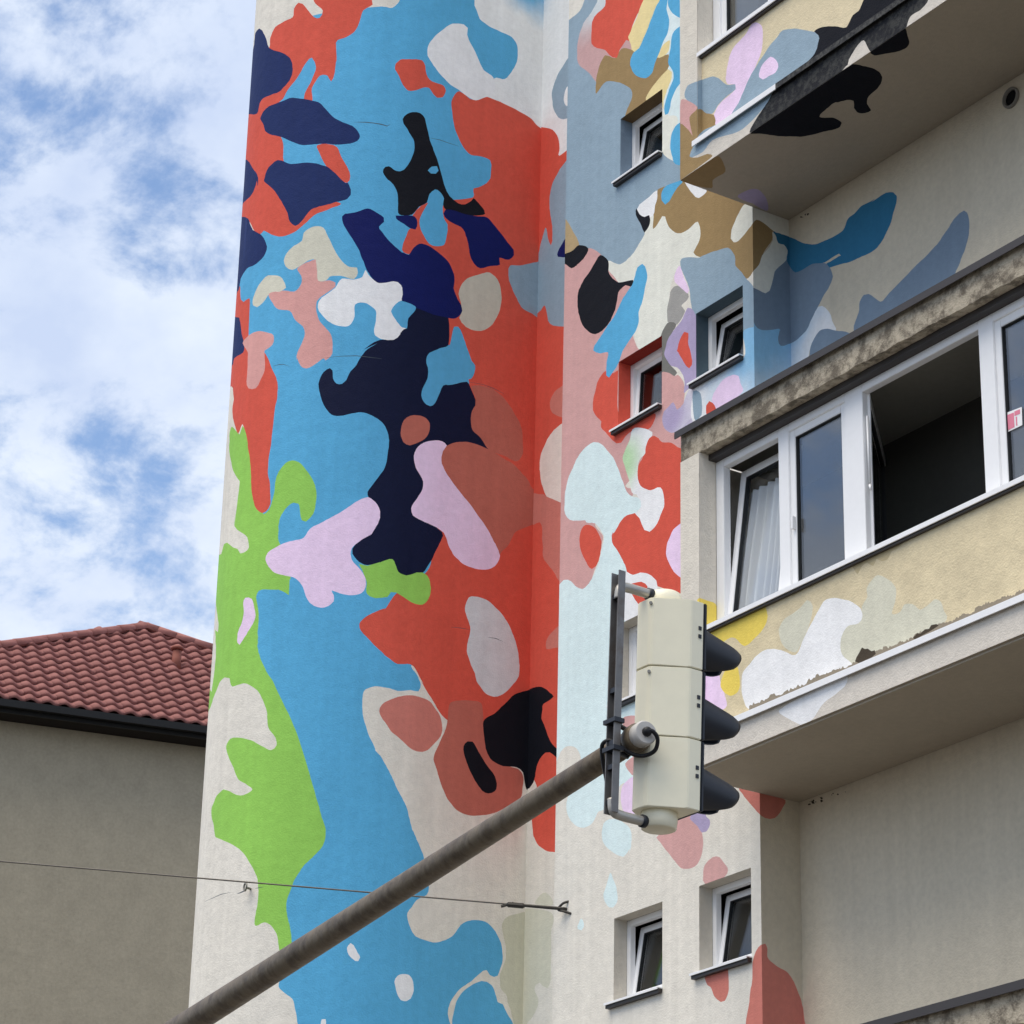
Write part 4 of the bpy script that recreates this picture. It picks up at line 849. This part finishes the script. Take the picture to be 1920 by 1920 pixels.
# eave runs horizontally at the bearing its slope in the photo implies
best = None
for dg in np.arange(40, 110, .05):
    d = Vector((math.cos(math.radians(dg)), math.sin(math.radians(dg)), 0)); p = e0+d*6-Vector((0, 0, CAMZ))
    X = 960+FPX*p.dot(_r)/p.dot(_fw); Y = 960-FPX*p.dot(_u)/p.dot(_fw)
    err = abs((Y-1310)/(X-0)-.135)
    if best is None or err < best[0]: best = (err, d)
HE = best[1]; HW = Vector((-HE.y, HE.x, 0))
if HW.dot(_fw) < 0: HW = -HW
PB = math.radians(39); HU = HW*math.cos(PB)+Vector((0, 0, math.sin(PB))); HN = HE.cross(HU); HN = HN if HN.z > 0 else -HN
def roof_uv(x, y):
    r = ray(x, y); o = Vector((0, 0, CAMZ)); t = (e0-o).dot(HN)/r.dot(HN); p = o+r*t-e0
    return p.dot(HE), p.dot(HU)
ap = roof_uv(272, 1180); lp = roof_uv(0, 1216); rp = roof_uv(392, 1220)
uL = ap[0]+(lp[0]-ap[0])*(ap[1]/(ap[1]-lp[1])); uR = ap[0]+(rp[0]-ap[0])*(ap[1]/(ap[1]-rp[1]))
house = empty('house', tuple((e0+HE*(uL+uR)/2).xy)+(0,), 'grey rendered house with red tiled hip roof behind the mural building', 'house')
def hpt(u, v, n=0): return e0+HE*u+HU*v+HN*n
tile_m = mat('clay_tile', (138, 90, 84), rough=.75, bump=.3, var=.10, vscale=3, dirt=.35, dirt_rgb=(112, 66, 60), dirt_scale=5)
dep = (uR-uL)                                                     # square plan
A0, A1, A2, A3 = hpt(uL, 0, -.03), hpt(uR, 0, -.03), hpt(uR, 0, -.03)+HW*dep, hpt(uL, 0, -.03)+HW*dep
AP = hpt(*ap, -.03)
me = bpy.data.meshes.new('roof'); me.from_pydata([A0, A1, A2, A3, AP], [], [(0, 1, 4), (1, 2, 4), (2, 3, 4), (3, 0, 4)])
hroof = link('roof', me, mat('roof_underlay', (96, 50, 46), rough=.9)); reparent_keep(hroof, house)
TW, TLn = .302, .335
def tile_mesh():
    bm = bmesh.new(); n = 10; rows = []
    for v, lift in ((-.03, .07), (.0, .074), (TLn+.05, .012)):
        rows.append([bm.verts.new(Vector(((k/n-.5)*TW*1.0, v-(.035*(1-math.cos(2*math.pi*k/n))*.5 if v < .1 else 0), lift+.034*math.cos(2*math.pi*(k/n)-2.2)))) for k in range(n+1)])
    for k in range(n):
        bm.faces.new((rows[1][k], rows[1][k+1], rows[2][k+1], rows[2][k]))
    for k in range(n+1): rows[0][k].co = rows[1][k].co-Vector((0, -.004, .045))
    for k in range(n): bm.faces.new((rows[0][k], rows[0][k+1], rows[1][k+1], rows[1][k]))
    bmesh.ops.recalc_face_normals(bm, faces=bm.faces)
    me = bpy.data.meshes.new('tile'); bm.to_mesh(me); bm.free(); me.materials.append(tile_m)
    for p in me.polygons: p.use_smooth = True
    return me
tm = tile_mesh()
RB = Matrix(((HE.x, HU.x, HN.x, 0), (HE.y, HU.y, HN.y, 0), (HE.z, HU.z, HN.z, 0), (0, 0, 0, 1)))
def img(p):
    p = p-Vector((0, 0, CAMZ)); return 960+FPX*p.dot(_r)/p.dot(_fw), 960-FPX*p.dot(_u)/p.dot(_fw)
cells = []
nrow = int(ap[1]/TLn)+1
for j in range(nrow):
    v = j*TLn
    k = v/ap[1]
    if k > .985: break
    a, b_ = uL+(ap[0]-uL)*k, uR+(ap[0]-uR)*k
    i0 = math.ceil((a+.05)/TW); i1 = math.floor((b_-.05)/TW)
    for i in range(i0, i1+1): cells.append((i, j, img(hpt(i*TW, v))))
vis = [c for c in cells if -70 < c[2][0] < 440]
vis.sort(key=lambda c: abs(c[2][0]-190)); vis = vis[:296]
vs = set((c[0], c[1]) for c in vis)
hm = Matrix.Translation(-house.location)
def tmat(i, j): return Matrix.Translation(hpt(i*TW, j*TLn)+HU*_rg.uniform(-.006, .006)+HN*_rg.uniform(0, .006)) @ RB @ Matrix.Rotation(_rg.uniform(-.012, .012), 4, 'Z')
for i, j, _ in vis:
    o = bpy.data.objects.new('tile', tm); COL.objects.link(o); o.parent = hroof
    o.matrix_parent_inverse = hm.inverted() @ hm; o.matrix_basis = tmat(i, j)
bm = bmesh.new()
for i, j, _ in cells:
    if (i, j) in vs: continue
    n0 = len(bm.verts); bm.from_mesh(tm); bm.verts.ensure_lookup_table(); M_ = tmat(i, j)
    for v in bm.verts[n0:]: v.co = M_ @ v.co
o = bm_obj('tile_field', bm, tile_m, hroof, True); o['kind'] = 'stuff'
# ridge caps along both front hips
def hip(pu, pv):
    a, b_ = hpt(*pu, .085), hpt(*pv, .085); L_ = (b_-a).length; d = (b_-a).normalized(); n = int(L_/.40)
    up = (HN+Vector((0, 0, .6))).normalized(); up = (up-d*up.dot(d)).normalized(); sd_ = d.cross(up)
    bm = bmesh.new(); r0 = []; r1 = []; r2 = []
    for k in range(9):
        an = math.pi*k/8; c_, s_ = math.cos(an), math.sin(an)
        r0.append(bm.verts.new(sd_*c_*.115+up*(s_*.10-.03))); r1.append(bm.verts.new(sd_*c_*.100+up*(s_*.085-.03)+d*.43)); r2.append(bm.verts.new(sd_*c_*.09+up*(s_*.07-.03)))
    for k in range(8): bm.faces.new((r0[k], r0[k+1], r1[k+1], r1[k])); bm.faces.new((r0[k], r0[k+1], r2[k+1], r2[k]))
    bmesh.ops.recalc_face_normals(bm, faces=bm.faces); me = bpy.data.meshes.new('ridge_cap'); bm.to_mesh(me); bm.free(); me.materials.append(tile_m)
    for p in me.polygons: p.use_smooth = True
    o = tube('hip_mortar', [a-up*.02, b_-up*.02], .088, tile_m, hroof, 10)
    for k in range(n+1):
        q = a+d*(.40*k)
        if not -150 < img(q)[0] < 520: continue
        o = bpy.data.objects.new('ridge_cap', me); COL.objects.link(o); o.parent = hroof; o.location = q+Vector((0, 0, _rg.uniform(-.008, .008)))
hip((uL, 0), ap); hip((uR, 0), ap)
# roof vent
vv_ = roof_uv(330, 1252); q = hpt(*vv_, .0)
bm = bmesh.new(); add_tube(bm, [q-Vector((0, 0, .1)), q+Vector((0, 0, .34))], [.095, .085], 16); add_tube(bm, [q+Vector((0, 0, .36)), q+Vector((0, 0, .39)), q+Vector((0, 0, .43)), q+Vector((0, 0, .45))], [.11, .13, .10, .03], 16)
add_tube(bm, [q+Vector((0, 0, .33)), q+Vector((0, 0, .37))], .05, 8)
o = bm_obj('roof_vent', bm, mat('vent_brown', (126, 74, 62), rough=.7), None, True); reparent_keep(o, house)
# gutter, soffit boards, walls
drk = mat('gutter_metal', (22, 22, 22), rough=.5, var=.05); hwm = mat('grey_render', (158, 148, 128), rough=.95, bump=.35, bscale=45, var=.08, vscale=2.6, streak=.02)
def hbox(name, u0, u1, w0, w1, z0, z1, m):
    bm = bmesh.new(); base = Vector((e0.x, e0.y, 0))
    vs_ = [bm.verts.new(base+HE*u+HW*w_+Vector((0, 0, z))) for u, w_, z in ((u0, w0, z0), (u1, w0, z0), (u1, w1, z0), (u0, w1, z0), (u0, w0, z1), (u1, w0, z1), (u1, w1, z1), (u0, w1, z1))]
    for f in ((0, 3, 2, 1), (4, 5, 6, 7), (0, 1, 5, 4), (1, 2, 6, 5), (2, 3, 7, 6), (3, 0, 4, 7)): bm.faces.new([vs_[i] for i in f])
    o = bm_obj(name, bm, m); reparent_keep(o, house); return o
ez = e0.z
hbox('gutter', uL-.05, uR+.05, -.09, .05, ez-.15, ez-.02, drk)
hbox('fascia', uL, uR, .06, .10, ez-.22, ez-.045, drk)
hbox('eave_soffit', uL+.1, uR-.1, .101, .62, ez-.20, ez-.12, mat('soffit_boards', (34, 29, 26), rough=.9))
hbox('wall', uL+.6, uR-.6, .60, dep-.6, 0, ez-.13, hwm)

# ------------------------------------------------------------------ signal mast with its arm, and the signal head
SD = 11.5
av = ray(-1664, 3206); av = Vector((av.x, av.y, 0)).normalized()
_c0 = at_depth(1158, 1407, SD+.03)-Vector((0, 0, CAMZ))
_k = min(np.linspace(0, .6, 601), key=lambda k: abs(960+FPX*(_c0-av*k).dot(_r)/(_c0-av*k).dot(_fw)-1196))
arm_end = _c0-av*float(_k)+Vector((0, 0, CAMZ))
arm_m = mat('weathered_pipe', (104, 92, 74), rough=.5, metal=.2, var=.12, vscale=6, dirt=.75, dirt_rgb=(62, 50, 38), dirt_scale=6, bump=.3, bscale=20)
AL = 9.5
pb = arm_end+av*AL
mast = empty('signal_mast', (pb.x, pb.y, 0), 'weathered steel mast arm reaching in front of the mural to carry the traffic light', 'mast')
def mpart(o): reparent_keep(o, mast); return o
mpart(tube('arm', [arm_end+av*(AL*t) for t in np.linspace(-.006, 1, 20)], [.0465+.05*t for t in np.linspace(0, 1, 20)], arm_m, seg=28))
cap_g = mat('grey_cap', (176, 172, 166), rough=.55, var=.06)
mpart(tube('end_cap', [arm_end+av*.045, arm_end+av*.03, arm_end-av*.005, arm_end-av*.02], [.054, .058, .058, .05], arm_m, seg=28))
mpart(tube('end_plug', [arm_end-av*.012, arm_end-av*.065, arm_end-av*.075], [.050, .050, .044], cap_g, seg=28))
mpart(tube('pole', [(pb.x, pb.y, 0), (pb.x, pb.y, pb.z+.12)], [.15, .115], arm_m, seg=28))
mpart(tube('base_plate', [(pb.x, pb.y, 0), (pb.x, pb.y, .04)], .22, arm_m, seg=28))

beige = mat('signal_housing', (222, 214, 189), rough=.42, var=.025, spec=.45)
blk = mat('visor_black', (34, 37, 44), rough=.45, var=.03, spec=.4)
# head: local axes = world axes, lamps face +Y; origin at the middle of the door plane
HB = .296
hx = at_depth(1316, 1322, SD)
head = empty('traffic_light', hx-Vector((.135, 0, 0)), 'beige three lamp traffic light with black visors seen from behind', 'traffic light')
Lp = Matrix.Rotation(math.radians(1.4), 4, _fw)
head.rotation_euler = Lp.to_euler()
plan_ = [(.135, 0), (.135, -.062), (.128, -.075), (.052, -.196), (.035, -.204), (-.035, -.204), (-.052, -.196), (-.128, -.075), (-.135, -.062), (-.135, 0)]
for k, zc_ in enumerate((HB, 0, -HB)):
    bm = bmesh.new(); z0, z1 = zc_-HB/2+.0025, zc_+HB/2-.0025
    lo_ = [bm.verts.new((x, y, z0)) for x, y in plan_]; hi_ = [bm.verts.new((x, y, z1)) for x, y in plan_]
    n = len(plan_)
    for i in range(n): bm.faces.new((lo_[i], lo_[(i+1) % n], hi_[(i+1) % n], hi_[i]))
    bm.faces.new(lo_[::-1]); bm.faces.new(hi_)
    soft(bm, .003); hs = bm_obj('housing', bm, beige, head)
    for zz in (.03, -.005):
        bm = bmesh.new(); add_box(bm, (.1345, -.026, zc_+zz-.008), (.1385, -.012, zc_+zz+.008)); bm_obj('hinge_slot', bm, blk, hs)
    bm = bmesh.new(); add_tube(bm, [(.044, -.2005, zc_+.12), (.050, -.2065, zc_+.12)], .007, 8); bm_obj('screw', bm, steel, hs)
    box('door_panel', (-.138, .001, zc_-HB/2+.004), (.138, .016, zc_+HB/2-.004), blk, head, .004)
    # tunnel visor: full ring at the root, cut back underneath towards the tip
    bm = bmesh.new(); na, nl = 40, 14; grid = []
    for i in range(nl+1):
        t_ = i/nl; row = []
        half = math.pi*(1.0-.30*t_**1.5); rr = .100-.034*t_
        for j in range(na+1):
            an = math.pi/2+(j/na*2-1)*half
            yy_ = .017+.25*t_*(1-.16*abs(j/na*2-1)**3)-.0
            if t_ > .8: rr2 = rr*(1-.12*((t_-.8)/.2)**2)
            else: rr2 = rr
            row.append(bm.verts.new((rr2*math.cos(an), yy_, zc_+rr2*math.sin(an)*1.0-.028*t_)))
        grid.append(row)
    for i in range(nl):
        for j in range(na): bm.faces.new((grid[i][j], grid[i][j+1], grid[i+1][j+1], grid[i+1][j]))
    bmesh.ops.recalc_face_normals(bm, faces=bm.faces)
    bmesh.ops.solidify(bm, geom=bm.faces[:], thickness=.004)
    vz = bm_obj('visor', bm, blk, head, True)
    bm = bmesh.new(); add_tube(bm, [(0, .014, zc_), (0, .022, zc_)], [.1, .085], 32); bm_obj('lens', bm, mat('lens_%d' % k, ((90, 18, 14), (110, 74, 12), (12, 70, 44))[k], rough=.25, var=0, spec=.5), head, True)
ztop = HB*1.5
bm = bmesh.new(); add_tube(bm, [(0, -.1, ztop-.02), (0, -.1, ztop+.015), (0, -.1, ztop+.045), (0, -.1, ztop+.052)], [.074, .074, .068, .058], 32); bm_obj('top_boss', bm, beige, head, True)
bm = bmesh.new(); add_tube(bm, [(0, -.1, -ztop+.02), (0, -.1, -ztop-.03), (0, -.1, -ztop-.062), (0, -.1, -ztop-.066)], [.074, .074, .07, .062], 32); bm_obj('bottom_boss', bm, beige, head, True)
rail_m = mat('bracket_steel', (112, 110, 108), rough=.45, metal=.5, var=.1, vscale=8, dirt=.5, dirt_rgb=(84, 70, 58), dirt_scale=6)
RY = -.335
bm = bmesh.new()                                                  # channel rail behind the head
add_box(bm, (-.027, RY-.016, -ztop-.045), (-.022, RY+.016, ztop+.085)); add_box(bm, (.022, RY-.016, -ztop-.045), (.027, RY+.016, ztop+.085)); add_box(bm, (-.022, RY+.011, -ztop-.045), (.022, RY+.016, ztop+.085))
rl = bm_obj('bracket_rail', bm, rail_m, head)
for zz in (ztop-.02, .02, -.2, -.30, -ztop+.0):
    bm = bmesh.new(); add_box(bm, (-.021, RY-.010, zz-.010), (.021, RY+.010, zz+.010)); bm_obj('rail_clip', bm, blk, rl)
pipe_m = mat('bracket_pipe', (164, 160, 152), rough=.4, metal=.4, var=.06)
for sg, zz in ((1, ztop+.03), (-1, -ztop-.045)):
    pts = smooth_path([(0, RY+.005, zz+sg*-.06), (0, RY+.012, zz-sg*.012), (0, RY+.05, zz), (0, -.17, zz), (0, -.1, zz)], 5)
    bm = bmesh.new(); add_tube(bm, pts, .020, 14); bm_obj('bracket_pipe', bm, pipe_m, head, True)
    bm = bmesh.new(); add_tube(bm, [(0, -.188, zz), (0, -.168, zz)], .026, 14); bm_obj('pipe_nut', bm, blk, head, True)
# clamp that ties the rail to the arm
inv = (Matrix.Translation(head.location) @ Lp).inverted()
al = inv @ (arm_end+av*.09)
for sg in (-1, 1):
    bm = bmesh.new(); add_box(bm, (-.04, RY-.024, al.z+sg*.058-.009), (.04, RY+.024, al.z+sg*.058+.009)); add_tube(bm, [Vector((.0, RY, al.z+sg*.058)), Vector((al.x, al.y, al.z+sg*.054))], .010, 8)
    bm_obj('arm_clamp', bm, blk, head)
# cable: out of the arm's plug, looping back into the rail
_a0 = arm_end-Vector((0, 0, CAMZ)); _ad = _a0.dot(_fw)
cp_ = [(1207, 1377, -.03), (1214, 1370, -.045), (1225, 1372, -.045), (1233, 1386, -.04), (1228, 1407, -.03), (1208, 1417, -.01), (1186, 1414, .0), (1164, 1400, .01), (1150, 1390, .02), (1138, 1389, .03), (1129, 1398, .04), (1130, 1424, .05), (1136, 1456, .06), (1142, 1492, .07), (1147, 1512, .09)]
pts = smooth_path([inv @ (at_depth(x, y, _ad-.03+d)) for x, y, d in cp_], 6)
bm = bmesh.new(); add_tube(bm, pts, .0085, 10); bm_obj('cable', bm, mat('cable_rubber', (28, 28, 30), rough=.5, var=0), head, True)
bm = bmesh.new(); pe = inv @ (arm_end-av*.07); pd = (inv.to_3x3() @ -av).normalized(); add_tube(bm, [pe, pe+pd*.02, pe+pd*.03], [.02, .019, .012], 12); bm_obj('cable_gland', bm, MATS['cable_rubber'], head, True)

# ------------------------------------------------------------------ ground
gm = mat('asphalt', (70, 69, 68), rough=.9, bump=.4, bscale=40, var=.1, vscale=.5, k=1)
bm = bmesh.new()
bm.faces.new([bm.verts.new((900*math.cos(a), 900*math.sin(a), 0)) for a in np.radians(np.arange(0, 360, 6))])
o = bm_obj('ground', bm, gm); o['kind'] = 'structure'
pm = mat('paving', (112, 108, 102), rough=.9, bump=.4, bscale=30, var=.08)
bm = bmesh.new(); add_box(bm, (-60, 6.5, 0.001), (20, 13.2, .13)); o = bm_obj('pavement', bm, pm); o['kind'] = 'structure'
